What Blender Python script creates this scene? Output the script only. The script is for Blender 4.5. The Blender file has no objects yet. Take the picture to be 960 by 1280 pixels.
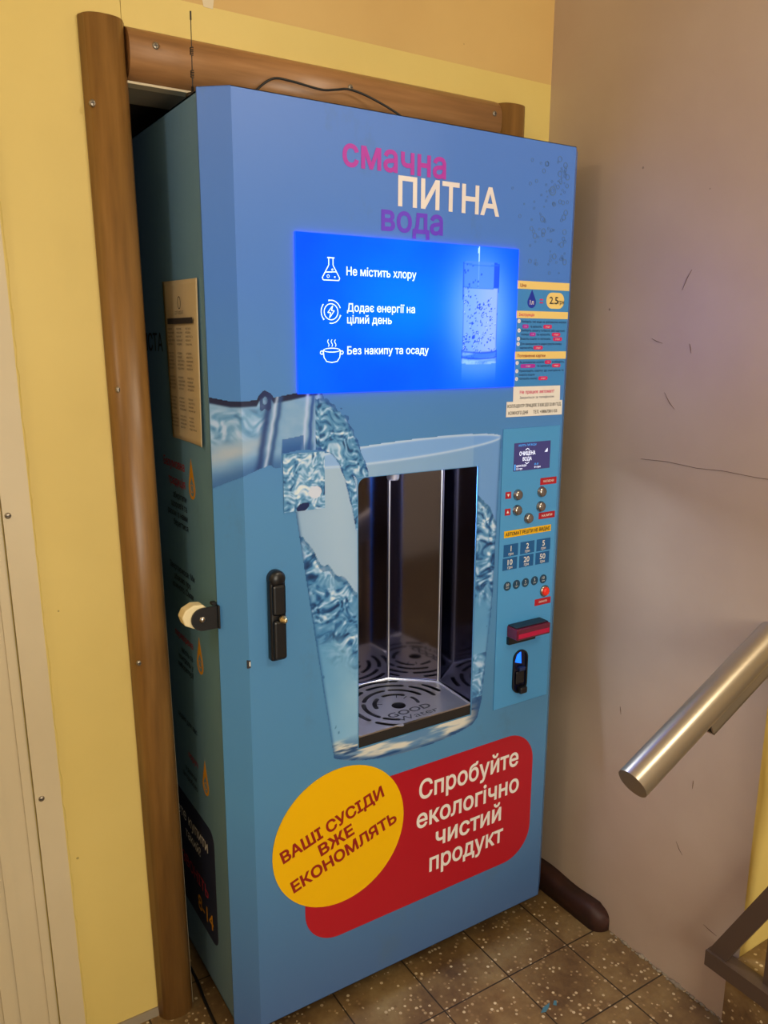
import bpy, bmesh, math, random
from mathutils import Vector, Matrix, noise
from mathutils.geometry import delaunay_2d_cdt
random.seed(7)
SC = bpy.context.scene
COL = SC.collection
PI = math.pi

# ------------------------------------------------------------------ camera
cd = bpy.data.cameras.new('camera'); cam = bpy.data.objects.new('camera', cd); COL.objects.link(cam)
cd.sensor_fit = 'VERTICAL'; cd.sensor_height = 36.0; cd.lens = 1006.08 * 36 / 1280
cd.clip_start = 0.02
right = Vector((0.844, -0.536, 0.005)); fwd = Vector((0.524, 0.825, -0.211)).normalized()
right = (right - fwd * right.dot(fwd)).normalized(); up = right.cross(fwd)
cam.matrix_world = Matrix(((right.x, up.x, -fwd.x, -0.564), (right.y, up.y, -fwd.y, -1.371),
                           (right.z, up.z, -fwd.z, 1.498), (0, 0, 0, 1)))
SC.camera = cam

# ------------------------------------------------------------------ view, world, lights
vs = SC.view_settings
SC.display_settings.display_device = 'sRGB'
vs.view_transform = 'Standard'; vs.look = 'None'; vs.gamma = 1.0; vs.use_curve_mapping = False
vs.exposure = 0.0
w = bpy.data.worlds.new('world'); SC.world = w; w.use_nodes = True
w.node_tree.nodes['Background'].inputs[0].default_value = (0.9, 0.92, 1.0, 1)
w.node_tree.nodes['Background'].inputs[1].default_value = 0.04

def lamp(name, kind, loc, energy, color, **kw):
    d = bpy.data.lights.new(name, kind); d.energy = energy; d.color = color
    for k, v in kw.items(): setattr(d, k, v)
    o = bpy.data.objects.new(name, d); o.location = loc; COL.objects.link(o)
    return o
# stairwell ceiling lamp (up and to the right, over the landing)
lamp('stairwell_lamp', 'POINT', (0.66, -1.65, 2.50), 30, (1.0, 0.92, 0.76), shadow_soft_size=0.14)
# added fill light behind the camera, evens out the lower walls
hw = lamp('hall_fill_light', 'AREA', (-0.15, -3.30, 1.25), 48, (1.0, 0.93, 0.78), shape='RECTANGLE', size=1.0, size_y=1.5)
hw.rotation_euler = (math.radians(90), 0, 0)
# wall lamp on the landing, to the left above the cream door
lamp('landing_lamp', 'POINT', (-1.35, -0.50, 2.42), 11, (1.0, 0.86, 0.66), shadow_soft_size=0.10)
# lamp above the flight of stairs on the right
lamp('stairs_lamp', 'POINT', (1.75, -1.35, 2.35), 14, (1.0, 0.86, 0.64), shadow_soft_size=0.12)

# ------------------------------------------------------------------ helpers
def s2l(c):
    return tuple(((x / 255) / 12.92 if x <= 10.3 else (((x / 255) + 0.055) / 1.055) ** 2.4) for x in c)

def mat(name, rgb, rough=0.5, metal=0.0, emit=None, estr=1.0, spec=0.5, coat=0.0):
    m = bpy.data.materials.new(name); m.use_nodes = True
    b = m.node_tree.nodes['Principled BSDF']
    b.inputs['Base Color'].default_value = (*s2l(rgb), 1)
    b.inputs['Roughness'].default_value = rough; b.inputs['Metallic'].default_value = metal
    b.inputs['Specular IOR Level'].default_value = spec
    if coat: b.inputs['Coat Weight'].default_value = coat; b.inputs['Coat Roughness'].default_value = 0.15
    if emit:
        b.inputs['Emission Color'].default_value = (*s2l(emit), 1); b.inputs['Emission Strength'].default_value = estr
    return m

def N(m, t, **kw):
    n = m.node_tree.nodes.new(t)
    for k, v in kw.items(): setattr(n, k, v)
    return n
def L(m, a, b): m.node_tree.links.new(a, b)
def ramp(m, fac, stops):
    r = N(m, 'ShaderNodeValToRGB')
    el = r.color_ramp.elements
    el[0].position, el[0].color = stops[0][0], (*s2l(stops[0][1]), 1)
    el[1].position, el[1].color = stops[-1][0], (*s2l(stops[-1][1]), 1)
    for p, c in stops[1:-1]:
        e = el.new(p); e.color = (*s2l(c), 1)
    L(m, fac, r.inputs[0]); return r.outputs[0]
def noisy(m, scale, detail=4, vec_scale=(1, 1, 1), rough=0.55):
    tc = N(m, 'ShaderNodeTexCoord'); mp = N(m, 'ShaderNodeMapping'); mp.inputs['Scale'].default_value = vec_scale
    L(m, tc.outputs['Object'], mp.inputs[0])
    n = N(m, 'ShaderNodeTexNoise'); n.inputs['Scale'].default_value = scale; n.inputs['Detail'].default_value = detail
    n.inputs['Roughness'].default_value = rough
    L(m, mp.outputs[0], n.inputs['Vector']); return n.outputs['Fac']
def bump(m, h, strength=0.2, dist=0.002):
    b = N(m, 'ShaderNodeBump'); b.inputs['Strength'].default_value = strength; b.inputs['Distance'].default_value = dist
    L(m, h, b.inputs['Height']); L(m, b.outputs[0], m.node_tree.nodes['Principled BSDF'].inputs['Normal'])
def painted(name, a, b_, scale=3.0, rough=0.6, bstr=0.25, bscale=60):
    m = mat(name, a, rough)
    L(m, ramp(m, noisy(m, scale, 6), [(0.3, a), (0.7, b_)]), m.node_tree.nodes['Principled BSDF'].inputs['Base Color'])
    bump(m, noisy(m, bscale, 3), bstr, 0.001)
    # small knocks and specks in the paint
    tc = N(m, 'ShaderNodeTexCoord'); vo = N(m, 'ShaderNodeTexVoronoi'); vo.inputs['Scale'].default_value = 8; L(m, tc.outputs['Object'], vo.inputs['Vector'])
    lt = N(m, 'ShaderNodeMath', operation='LESS_THAN'); lt.inputs[1].default_value = 0.022; L(m, vo.outputs['Distance'], lt.inputs[0])
    bs = m.node_tree.nodes['Principled BSDF']; src = bs.inputs['Base Color'].links[0].from_socket
    mx = N(m, 'ShaderNodeMix', data_type='RGBA'); L(m, lt.outputs[0], mx.inputs['Factor']); L(m, src, mx.inputs['A'])
    mx.inputs['B'].default_value = (*s2l([x * 0.78 for x in b_]), 1); L(m, mx.outputs['Result'], bs.inputs['Base Color'])
    return m

class MB:
    """collects shapes with their materials and links them as ONE mesh object"""
    def __init__(s): s.v = []; s.f = []; s.mi = []; s.sm = []; s.mats = []
    def add(s, verts, faces, m, M=None, smooth=False):
        k = len(s.v)
        s.v += [(M @ Vector(p)) if M else Vector(p) for p in verts]
        if m not in s.mats: s.mats.append(m)
        i = s.mats.index(m)
        for f in faces: s.f.append([k + j for j in f]); s.mi.append(i); s.sm.append(smooth)
        return s
    def bm(s, b, m, M=None, smooth=False):
        b.verts.index_update()
        s.add([v.co.copy() for v in b.verts], [[v.index for v in f.verts] for f in b.faces], m, M, smooth); b.free(); return s
    def box(s, lo, hi, m, bevel=0.0, seg=2, M=None):
        b = bmesh.new(); bmesh.ops.create_cube(b, size=1)
        for v in b.verts: v.co = Vector([lo[i] + (v.co[i] + 0.5) * (hi[i] - lo[i]) for i in range(3)])
        if bevel: bmesh.ops.bevel(b, geom=b.edges[:], offset=bevel, segments=seg, profile=0.5, affect='EDGES')
        return s.bm(b, m, M)
    def tube(s, pts, r, m, seg=10, cap=True, M=None):
        pts = [Vector(p) for p in pts]; rs = r if isinstance(r, (list, tuple)) else [r] * len(pts)
        vs_, fs = [], []; prev = None
        for i, p in enumerate(pts):
            t = (pts[min(i + 1, len(pts) - 1)] - pts[max(i - 1, 0)]).normalized()
            if prev is None:
                a = Vector((0, 0, 1)) if abs(t.z) < 0.9 else Vector((1, 0, 0))
                n = t.cross(a).normalized()
            else: n = (prev - t * prev.dot(t)).normalized()
            prev = n; bnm = t.cross(n)
            for j in range(seg):
                a = 2 * PI * j / seg; vs_.append(p + (n * math.cos(a) + bnm * math.sin(a)) * rs[i])
        for i in range(len(pts) - 1):
            for j in range(seg):
                fs.append([i * seg + j, i * seg + (j + 1) % seg, (i + 1) * seg + (j + 1) % seg, (i + 1) * seg + j])
        s.add(vs_, fs, m, M, True)
        if cap: s.add(vs_[:seg], [list(range(seg))[::-1]], m, M); s.add(vs_[-seg:], [list(range(seg))], m, M)
        return s
    def lathe(s, prof, m, M=None, seg=24):
        vs_, fs = [], []
        for r, z in prof:
            for j in range(seg): a = 2 * PI * j / seg; vs_.append((r * math.cos(a), r * math.sin(a), z))
        for i in range(len(prof) - 1):
            for j in range(seg): fs.append([i * seg + j, i * seg + (j + 1) % seg, (i + 1) * seg + (j + 1) % seg, (i + 1) * seg + j])
        fs.append(list(range(seg))[::-1]); fs.append([(len(prof) - 1) * seg + j for j in range(seg)])
        return s.add(vs_, fs, m, M, True)
    def shape(s, polys, m, M=None, t=0.0004):
        """flat 2-D outline(s), inner ones are holes, given a thickness"""
        c = bpy.data.curves.new('tmp', 'CURVE'); c.dimensions = '2D'; c.fill_mode = 'BOTH'; c.extrude = t / 2
        for poly in polys:
            sp = c.splines.new('POLY'); sp.points.add(len(poly) - 1); sp.use_cyclic_u = True
            for p, q in zip(sp.points, poly): p.co = (q[0], q[1], t / 2, 1)
        return s._curve(c, m, M)
    def text(s, body, size, x, y, m, M=None, align='LEFT', bold=0.0, width=None, t=0.0003, rot=0.0, cond=None):
        """lettering: every glyph contour is thickened by `bold` and filled on its own"""
        c = bpy.data.curves.new('tmp', 'FONT'); c.body = body; c.size = 1.0; c.resolution_u = 3; c.fill_mode = 'NONE'
        o = bpy.data.objects.new('tmp', c); COL.objects.link(o); bpy.context.view_layer.update()
        me = bpy.data.meshes.new_from_object(o.evaluated_get(bpy.context.evaluated_depsgraph_get()))
        nxt = {}
        for e in me.edges:
            a, b = e.vertices; nxt.setdefault(a, []).append(b); nxt.setdefault(b, []).append(a)
        co = [v.co.xy.copy() for v in me.vertices]; seen = set(); loops = []
        for i in range(len(co)):
            if i in seen or i not in nxt: continue
            lp = [i]; seen.add(i); cur = min(nxt[i]) if i + 1 in nxt[i] else nxt[i][0]
            if i + 1 in nxt[i]: cur = i + 1
            while cur not in seen:
                lp.append(cur); seen.add(cur); q = [k for k in nxt[cur] if k not in seen]
                if not q: break
                cur = q[0]
            P = [co[k] for k in lp]; Q = [P[0]]
            for p in P[1:]:
                if (p - Q[-1]).length > 1e-4: Q.append(p)
            if len(Q) > 3 and (Q[0] - Q[-1]).length < 1e-4: Q.pop()
            if len(Q) > 2: loops.append(Q)
        bpy.data.objects.remove(o); bpy.data.meshes.remove(me); bpy.data.curves.remove(c)
        if not loops: return s
        area = lambda P: sum(P[i - 1].x * P[i].y - P[i].x * P[i - 1].y for i in range(len(P))) / 2
        bbx = [(min(v.x for v in P), min(v.y for v in P), max(v.x for v in P), max(v.y for v in P)) for P in loops]; ar = [area(P) for P in loops]
        norm = []; outer = []; holes = []
        for i, P in enumerate(loops):
            q = bbx[i]; near = [k for k in range(len(loops)) if bbx[k][0] <= q[2] and bbx[k][2] >= q[0] and bbx[k][1] <= q[3] and bbx[k][3] >= q[1]]
            sg = 1 if ar[max(near, key=lambda k: abs(ar[k]))] > 0 else -1
            (outer if ar[i] * sg > 0 else holes).append(P if sg > 0 else P[::-1])
        def wind(p, P):
            n_ = 0
            for i in range(len(P)):
                a, b = P[i - 1], P[i]
                if (a.y > p.y) != (b.y > p.y) and p.x < (b.x - a.x) * (p.y - a.y) / (b.y - a.y) + a.x: n_ += 1 if b.y > a.y else -1
            return n_
        def grow(P, d):
            out = []
            for i in range(len(P)):
                a, b, cc = P[i - 1], P[i], P[(i + 1) % len(P)]
                n1 = Vector(((b - a).y, -(b - a).x)).normalized(); n2 = Vector(((cc - b).y, -(cc - b).x)).normalized()
                k = n1 + n2
                if k.length < 0.2: out.append(b + n1 * d); continue
                k.normalize(); out.append(b + k * d / max(0.6, k.dot(n1)))
            return out
        hs = [[] for _ in outer]
        for h in holes:
            c_ = [k for k, P in enumerate(outer) if wind(h[0], P)]
            if c_: hs[min(c_, key=lambda k: abs(area(outer[k])))].append(h)
        allv = [v for P in outer for v in P]; x0 = min(v.x for v in allv) - bold; x1 = max(v.x for v in allv) + bold
        sx = width / (x1 - x0) if width else size * (cond or 1)
        off = {'LEFT': -x0, 'CENTER': -(x0 + x1) / 2, 'RIGHT': -x1}[align]
        cr, sr = math.cos(rot), math.sin(rot)
        for k, P in enumerate(outer):
            lps = [grow(P, bold)] + [grow(h, bold) for h in hs[k]]
            pts, eds = [], []
            for q in lps:
                n0 = len(pts); pts += q; eds += [(n0 + i, n0 + (i + 1) % len(q)) for i in range(len(q))]
            vo, _, fo, *_ = delaunay_2d_cdt(pts, eds, [], 0, 1e-6)
            F_ = []
            for f in fo:
                cen = (vo[f[0]] + vo[f[1]] + vo[f[2]]) / 3
                if sum(wind(cen, q) for q in lps) > 0: F_.append(list(f))
            out = []
            for v in vo:
                a, b = (v.x + off) * sx, v.y * size
                out.append(Vector((x + a * cr - b * sr, y + a * sr + b * cr, t + (k % 5) * 0.00007)))
            s.add(out, F_, m, M)
        return s
    def _curve(s, c, m, M):
        o = bpy.data.objects.new('tmp', c); COL.objects.link(o); bpy.context.view_layer.update()
        me = bpy.data.meshes.new_from_object(o.evaluated_get(bpy.context.evaluated_depsgraph_get()))
        s.add([v.co.copy() for v in me.vertices], [list(p.vertices) for p in me.polygons], m, M)
        bpy.data.objects.remove(o); bpy.data.meshes.remove(me); bpy.data.curves.remove(c); return s
    def build(s, name, parent=None, label=None, cat=None, group=None, kind=None):
        me = bpy.data.meshes.new(name); me.from_pydata([tuple(v) for v in s.v], [], s.f)
        for m in s.mats: me.materials.append(m)
        me.polygons.foreach_set('material_index', s.mi); me.polygons.foreach_set('use_smooth', s.sm); me.update()
        o = bpy.data.objects.new(name, me); COL.objects.link(o)
        if parent:
            o.parent = parent
            o.matrix_parent_inverse = world_of(parent).inverted()
        tag(o, label, cat, group, kind); return o
def world_of(o):
    M = Matrix.Translation(o.location) if o.type == 'EMPTY' else Matrix.Identity(4)
    return M
def tag(o, label=None, cat=None, group=None, kind=None):
    for k, v in (('label', label), ('category', cat), ('group', group), ('kind', kind)):
        if v: o[k] = v
def thing(name, loc, label, cat, group=None):
    o = bpy.data.objects.new(name, None); COL.objects.link(o); o.location = loc; o.empty_display_size = 0.1
    tag(o, label, cat, group); return o
def rrect(x0, y0, x1, y1, r, n=6, corners=(1, 1, 1, 1)):
    """rounded rectangle, corners bl br tr tl"""
    P = []
    for k, (cx, cy, a0) in enumerate(((x0, y0, 180), (x1, y0, 270), (x1, y1, 0), (x0, y1, 90))):
        rr = r * corners[k]
        if rr < 1e-6: P.append((cx, cy)); continue
        ox = cx + rr if k in (0, 3) else cx - rr; oy = cy + rr if k in (0, 1) else cy - rr
        for i in range(n + 1):
            a = math.radians(a0 + 90 * i / n); P.append((ox + rr * math.cos(a), oy + rr * math.sin(a)))
    return P
def circ(cx, cy, r, n=32, ry=None):
    return [(cx + r * math.cos(2 * PI * i / n), cy + (ry or r) * math.sin(2 * PI * i / n)) for i in range(n)]
def ring(cx, cy, r, wd, n=28, ry=None):
    return [circ(cx, cy, r, n, ry), circ(cx, cy, r - wd, n, (ry - wd) if ry else None)]
def line(p, q, wd):
    p, q = Vector(p), Vector(q); d = (q - p).normalized(); n = Vector((-d.y, d.x)) * wd / 2
    return [tuple(p - n), tuple(q - n), tuple(q + n), tuple(p + n)]
def front(off=0.0):      # (u, v) on the door face, raised by off
    return Matrix(((1, 0, 0, 0), (0, 0, -1, -off), (0, 1, 0, 0), (0, 0, 0, 1)))
def side(x, off=0.0):    # (u, v): u runs from the wall towards the front, on the left flank
    return Matrix(((0, 0, -1, x - off), (-1, 0, 0, 0), (0, 1, 0, 0), (0, 0, 0, 1)))

# ------------------------------------------------------------------ materials
M_wall = painted('yellow_wall_paint', (216, 193, 114), (210, 186, 106), 2.5, 0.55, 0.3, 45)
M_band = painted('tan_wall_paint', (206, 172, 106), (198, 162, 98), 3, 0.6, 0.3, 45)
M_walldim = painted('dimmed_wall_paint', (198, 180, 162), (186, 166, 148), 3.0, 0.42, 0.35, 30)  # yellow paint greyed, dimmer and bluer light mixed into the colour
M_ceil = painted('ceiling_whitewash', (214, 200, 170), (205, 190, 160), 2, 0.8, 0.2, 50)
M_doorp = painted('cream_door_paint', (205, 190, 158), (196, 180, 146), 2.2, 0.45, 0.15, 50)
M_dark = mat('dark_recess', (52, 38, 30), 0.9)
M_plaster = painted('grey_plaster', (150, 138, 118), (132, 120, 100), 6, 0.8, 0.4, 50)
M_crack = mat('crack_dark', (104, 84, 72), 0.9)
M_base = painted('brown_skirting_paint', (62, 30, 22), (44, 22, 18), 14, 0.6, 0.6, 60)
M_screw = mat('screw_steel', (150, 140, 125), 0.35, 0.8)
M_black = mat('black_plastic', (18, 20, 26), 0.35)
M_rubber = mat('black_cable', (20, 18, 20), 0.5)
M_steel = mat('stainless_mirror', (112, 112, 136), 0.08, 1.0)
M_tray = mat('stainless_tray', (226, 224, 222), 0.34, 1.0)
M_trayd = mat('tray_dark', (30, 26, 26), 0.6)  # even dark colour of the lip strip, pan below the slots and lettering
M_chrome = mat('chrome_button', (170, 165, 160), 0.22, 1.0)
M_silver = mat('silver_handrail_paint', (176, 166, 150), 0.3, 0.75)
M_iron = mat('brown_railing_paint', (86, 70, 60), 0.45, 0.1)
M_white = mat('white_print', (238, 236, 232), 0.4)
M_paper = painted('old_paper', (206, 192, 164), (196, 180, 150), 8, 0.75, 0.2, 25)
M_ink = mat('dark_ink', (48, 46, 52), 0.6)
M_navy = mat('navy_print', (22, 44, 96), 0.45)
M_red = mat('red_print', (178, 22, 40), 0.3)
M_yel = mat('yellow_print', (244, 190, 0), 0.3)
M_cream = mat('cream_price_band', (244, 214, 132), 0.4)
M_pink = mat('magenta_print', (214, 40, 110), 0.4)
M_mag = mat('pink_heading_print', (176, 50, 176), 0.35)
M_violet = mat('violet_heading_print', (104, 62, 220), 0.35)
M_hwhite = mat('white_heading_print', (236, 230, 232), 0.35)
M_maroon = mat('maroon_text_print', (150, 28, 24), 0.35)
M_cyan = mat('control_panel_blue', (78, 158, 222), 0.32)
M_sheet = mat('price_sheet_blue', (64, 142, 214), 0.4)
M_tile = mat('banknote_tile_blue', (20, 92, 156), 0.35)
M_icon = mat('icon_teal', (20, 66, 100), 0.4)
M_lcd = mat('lcd_glass', (30, 28, 60), 0.15, emit=(66, 62, 112), estr=0.8)
M_lcdt = mat('lcd_text', (220, 230, 255), 0.3, emit=(226, 232, 255), estr=0.9)
M_lcdb = mat('lcd_blue_text', (60, 150, 230), 0.3, emit=(70, 160, 235), estr=0.9)
M_scrt = mat('panel_white_text', (220, 235, 255), 0.3, emit=(176, 218, 255), estr=1.2)
M_redled = mat('lit_red_button', (220, 40, 30), 0.25, emit=(235, 60, 40), estr=0.18)
M_redgl = mat('dark_red_acrylic', (84, 14, 38), 0.12, emit=(120, 10, 60), estr=0.12, coat=0.5)
M_redgl2 = mat('red_lit_strip', (160, 10, 50), 0.2, emit=(190, 16, 70), estr=0.2)
M_blueled = mat('blue_coin_light', (20, 90, 230), 0.2, emit=(20, 110, 255), estr=1.6)
M_brass = mat('brass', (214, 190, 140), 0.28, 0.9)
M_ivory = mat('ivory_lock_plastic', (236, 222, 180), 0.35)
M_bubble = mat('printed_bubble_line', (84, 122, 184), 0.4)

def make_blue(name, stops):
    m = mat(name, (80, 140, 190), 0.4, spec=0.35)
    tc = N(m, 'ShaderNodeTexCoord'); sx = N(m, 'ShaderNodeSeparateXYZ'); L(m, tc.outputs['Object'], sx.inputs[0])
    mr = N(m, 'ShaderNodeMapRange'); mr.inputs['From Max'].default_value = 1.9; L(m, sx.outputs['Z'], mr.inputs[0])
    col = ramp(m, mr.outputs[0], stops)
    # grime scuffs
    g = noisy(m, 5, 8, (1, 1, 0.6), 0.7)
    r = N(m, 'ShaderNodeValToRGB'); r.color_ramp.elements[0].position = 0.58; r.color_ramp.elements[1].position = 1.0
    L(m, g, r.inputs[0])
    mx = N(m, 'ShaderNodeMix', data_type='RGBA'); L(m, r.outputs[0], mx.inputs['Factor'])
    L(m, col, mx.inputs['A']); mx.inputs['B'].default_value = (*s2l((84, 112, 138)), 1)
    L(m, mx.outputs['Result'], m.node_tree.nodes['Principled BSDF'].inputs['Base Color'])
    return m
# printed sky gradient of the wrap, lit panel's blue haze painted in higher up
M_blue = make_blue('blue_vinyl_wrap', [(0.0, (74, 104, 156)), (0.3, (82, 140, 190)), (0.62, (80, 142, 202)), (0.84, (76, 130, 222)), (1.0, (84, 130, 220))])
M_cab = make_blue('blue_cabinet_paint', [(0.0, (96, 128, 156)), (0.5, (104, 150, 176)), (1.0, (104, 148, 196))])

# wood-film casing
M_wood = mat('brown_wood_film', (150, 98, 46), 0.36)
L(M_wood, ramp(M_wood, noisy(M_wood, 9, 6, (6, 6, 0.5)), [(0.3, (116, 82, 42)), (0.55, (136, 98, 50)), (0.75, (150, 110, 60))]), M_wood.node_tree.nodes['Principled BSDF'].inputs['Base Color'])
M_woodh = mat('brown_wood_film_lintel', (150, 98, 46), 0.36)
L(M_woodh, ramp(M_woodh, noisy(M_woodh, 9, 6, (0.5, 6, 6)), [(0.3, (140, 100, 62)), (0.55, (162, 118, 76)), (0.75, (176, 132, 90))]), M_woodh.node_tree.nodes['Principled BSDF'].inputs['Base Color'])

# terrazzo tile floor
M_floor = mat('terrazzo_tiles', (90, 74, 52), 0.38)
def terrazzo(m, tiles=True):
    bs = m.node_tree.nodes['Principled BSDF']
    tc = N(m, 'ShaderNodeTexCoord')
    base = ramp(m, noisy(m, 5, 8, (1, 1, 1), 0.7), [(0.28, (66, 46, 32)), (0.42, (104, 80, 52)), (0.55, (126, 102, 66)), (0.72, (150, 130, 90))])
    vo = N(m, 'ShaderNodeTexVoronoi'); vo.inputs['Scale'].default_value = 105; L(m, tc.outputs['Object'], vo.inputs['Vector'])
    sep = N(m, 'ShaderNodeSeparateColor'); L(m, vo.outputs['Color'], sep.inputs[0])
    gt = N(m, 'ShaderNodeMath', operation='GREATER_THAN'); gt.inputs[1].default_value = 0.66; L(m, sep.outputs[0], gt.inputs[0])
    lt = N(m, 'ShaderNodeMath', operation='LESS_THAN'); lt.inputs[1].default_value = 0.40; L(m, vo.outputs['Distance'], lt.inputs[0])
    mu = N(m, 'ShaderNodeMath', operation='MULTIPLY'); L(m, gt.outputs[0], mu.inputs[0]); L(m, lt.outputs[0], mu.inputs[1])
    mx = N(m, 'ShaderNodeMix', data_type='RGBA'); L(m, mu.outputs[0], mx.inputs['Factor']); L(m, base, mx.inputs['A'])
    chips = ramp(m, sep.outputs[1], [(0.0, (120, 94, 60)), (0.5, (156, 130, 92)), (1.0, (216, 200, 164))])
    L(m, chips, mx.inputs['B'])
    out = mx.outputs['Result']
    if tiles:
        br = N(m, 'ShaderNodeTexBrick'); br.offset = 0.0; br.inputs['Scale'].default_value = 1.0
        br.inputs['Brick Width'].default_value = 0.192; br.inputs['Row Height'].default_value = 0.192
        br.inputs['Mortar Size'].default_value = 0.0022; br.inputs['Mortar Smooth'].default_value = 0.4
        mp = N(m, 'ShaderNodeMapping'); mp.inputs['Location'].default_value = (-0.39 + 0.192 * 40, 0.137 + 0.192 * 40, 0)
        L(m, tc.outputs['Object'], mp.inputs[0]); L(m, mp.outputs[0], br.inputs['Vector'])
        m2 = N(m, 'ShaderNodeMix', data_type='RGBA'); L(m, br.outputs['Fac'], m2.inputs['Factor']); L(m, out, m2.inputs['A'])
        m2.inputs['B'].default_value = (*s2l((46, 37, 27)), 1); out = m2.outputs['Result']
    L(m, out, bs.inputs['Base Color'])
    bump(m, noisy(m, 30, 6), 0.25, 0.002)
terrazzo(M_floor)
M_step = mat('terrazzo_step', (90, 74, 52), 0.45); terrazzo(M_step, False)
M_bluepaint = mat('spilt_blue_paint', (70, 120, 140), 0.5)

def attr_mat(name, rough=0.35, emit=0.0):
    m = mat(name, (255, 255, 255), rough, coat=0.1)
    a = N(m, 'ShaderNodeAttribute'); a.attribute_name = 'Col'; b = m.node_tree.nodes['Principled BSDF']
    if emit:
        b.inputs['Base Color'].default_value = (0.0, 0.005, 0.02, 1); b.inputs['Specular IOR Level'].default_value = 0.15; b.inputs['Coat Weight'].default_value = 0
        L(m, a.outputs['Color'], b.inputs['Emission Color']); b.inputs['Emission Strength'].default_value = emit
    else: L(m, a.outputs['Color'], b.inputs['Base Color'])
    return m
M_print = attr_mat('printed_picture')
M_lit = attr_mat('backlit_picture', 0.2, 2.6)

# ------------------------------------------------------------------ SETTING
WY = 0.20       # door wall plane
WX = 0.905      # right wall plane
def lean(z): return 0.03 * (1 - z / 2.0)     # the old frames on the left lean slightly
floor = MB().box((-2.2, -3.4, -0.05), (2.6, 0.80, 0.0), M_floor)
floor.shape([[(0.572, -0.258), (0.588, -0.249), (0.610, -0.247), (0.600, -0.255), (0.584, -0.262)]], M_bluepaint, Matrix.Translation((0, 0, 0.0003)), 0.0004)
floor.shape([[(0.612, -0.256), (0.622, -0.248), (0.627, -0.252), (0.617, -0.262)]], M_bluepaint, Matrix.Translation((0, 0, 0.0003)), 0.0004)
floor.build('floor', kind='structure')
MB().box((-2.2, -3.4, 2.75), (2.6, 0.80, 2.80), M_ceil).build('ceiling', kind='structure')
# door wall: with the opening the machine stands in
wb = MB()
OX0, OX1, OZ = -0.118, 0.70, 1.943
wb.box((-2.2, WY, 0), (-0.342, WY + 0.13, 2.096), M_wall)
def lbox(mb, x0, x1, y0, y1, z0, z1, m, l0=True, l1=True):
    P = []
    for z in (z0, z1):
        a = x0 + (lean(z) if l0 else 0); b = x1 + (lean(z) if l1 else 0)
        P += [(a, y0, z), (b, y0, z), (b, y1, z), (a, y1, z)]
    mb.add(P, [[3, 2, 1, 0], [4, 5, 6, 7], [0, 1, 5, 4], [1, 2, 6, 5], [2, 3, 7, 6], [3, 0, 4, 7]], m)
lbox(wb, -0.342, OX0, WY, WY + 0.13, 0, 2.096, M_wall, l0=False)
wb.box((OX1, WY, 0), (WX, WY + 0.13, 2.096), M_wall)
wb.box((OX0, WY, OZ), (OX1, WY + 0.13, 2.096), M_wall)
wb.box((-2.2, WY, 2.096), (WX, WY + 0.13, 2.75), M_band)
# flake where the tan band is rubbed off
wb.shape([[(0.034, 2.094), (0.052, 2.093), (0.056, 2.118), (0.05, 2.14), (0.036, 2.138), (0.031, 2.11)]], M_ceil, Matrix(((1, 0, 0, 0), (0, 0, -1, WY), (0, 1, 0, 0), (0, 0, 0, 1))), 0.0006)
# chips in the plaster along the bottom edge
wb.box((-0.30, WY - 0.004, 0.0), (-0.16, WY, 0.022), M_plaster)
wb.build('wall_back', kind='structure')
# recess behind the opening
wr = MB()
wr.box((OX0, WY + 0.125, OZ), (OX1, WY + 0.135, OZ + 0.004), M_plaster)
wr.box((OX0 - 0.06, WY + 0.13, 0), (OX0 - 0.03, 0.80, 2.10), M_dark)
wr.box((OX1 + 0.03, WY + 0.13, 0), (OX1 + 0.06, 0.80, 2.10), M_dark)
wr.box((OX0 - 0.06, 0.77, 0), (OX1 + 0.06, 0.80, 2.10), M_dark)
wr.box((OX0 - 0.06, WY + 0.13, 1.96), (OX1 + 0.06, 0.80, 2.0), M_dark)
wr.add([(OX0 + 0.001, WY + 0.003, OZ - 0.001), (OX1 - 0.001, WY + 0.003, OZ - 0.001), (OX1 - 0.001, WY + 0.129, OZ - 0.001), (OX0 + 0.001, WY + 0.129, OZ - 0.001)], [[3, 2, 1, 0]], M_plaster)
wr.build('wall_recess', kind='structure')
# right wall, ends where the flight of stairs begins
wq = MB()
wq.box((WX, -0.512, 0), (WX + 0.012, 0.35, 2.75), M_walldim)
wq.box((WX + 0.012, -0.512, 0), (2.6, 0.35, 2.75), M_wall)
wq.box((WX + 0.0005, -0.5127, 0), (2.6, -0.511, 2.75), M_wall)
def onwall(y, z): return (WX - 0.0004, y, z)
cr = [(-0.15, 1.232), (-0.22, 1.235), (-0.30, 1.231), (-0.36, 1.234), (-0.44, 1.231), (-0.511, 1.233)]
wq.tube([onwall(y, z) for y, z in cr], 0.0005, M_crack, 5)
for (y, z, dy, dz) in ((-0.155, 1.50, -0.03, -0.01), (-0.20, 1.385, -0.03, -0.035), (-0.26, 1.47, 0.006, 0.02), (-0.225, 1.60, -0.02, 0.04), (-0.145, 0.6, 0.004, 0.02), (-0.33, 0.36, -0.02, -0.025), (-0.36, 0.51, 0.0, 0.02), (-0.27, 0.52, -0.012, -0.02), (-0.42, 0.20, -0.035, -0.006)):
    wq.tube([onwall(y, z), onwall(y + dy * 0.5, z + dz * 0.6), onwall(y + dy, z + dz)], [0.0003, 0.0008, 0.0003], M_crack, 5)
wq.build('wall_right', kind='structure')
MB().box((-2.25, -3.4, 0), (-2.2, 0.80, 2.75), M_ceil).build('wall_left', kind='structure')
MB().box((-2.2, -3.45, 0), (2.6, -3.4, 2.75), M_walldim).build('wall_front', kind='structure')
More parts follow.
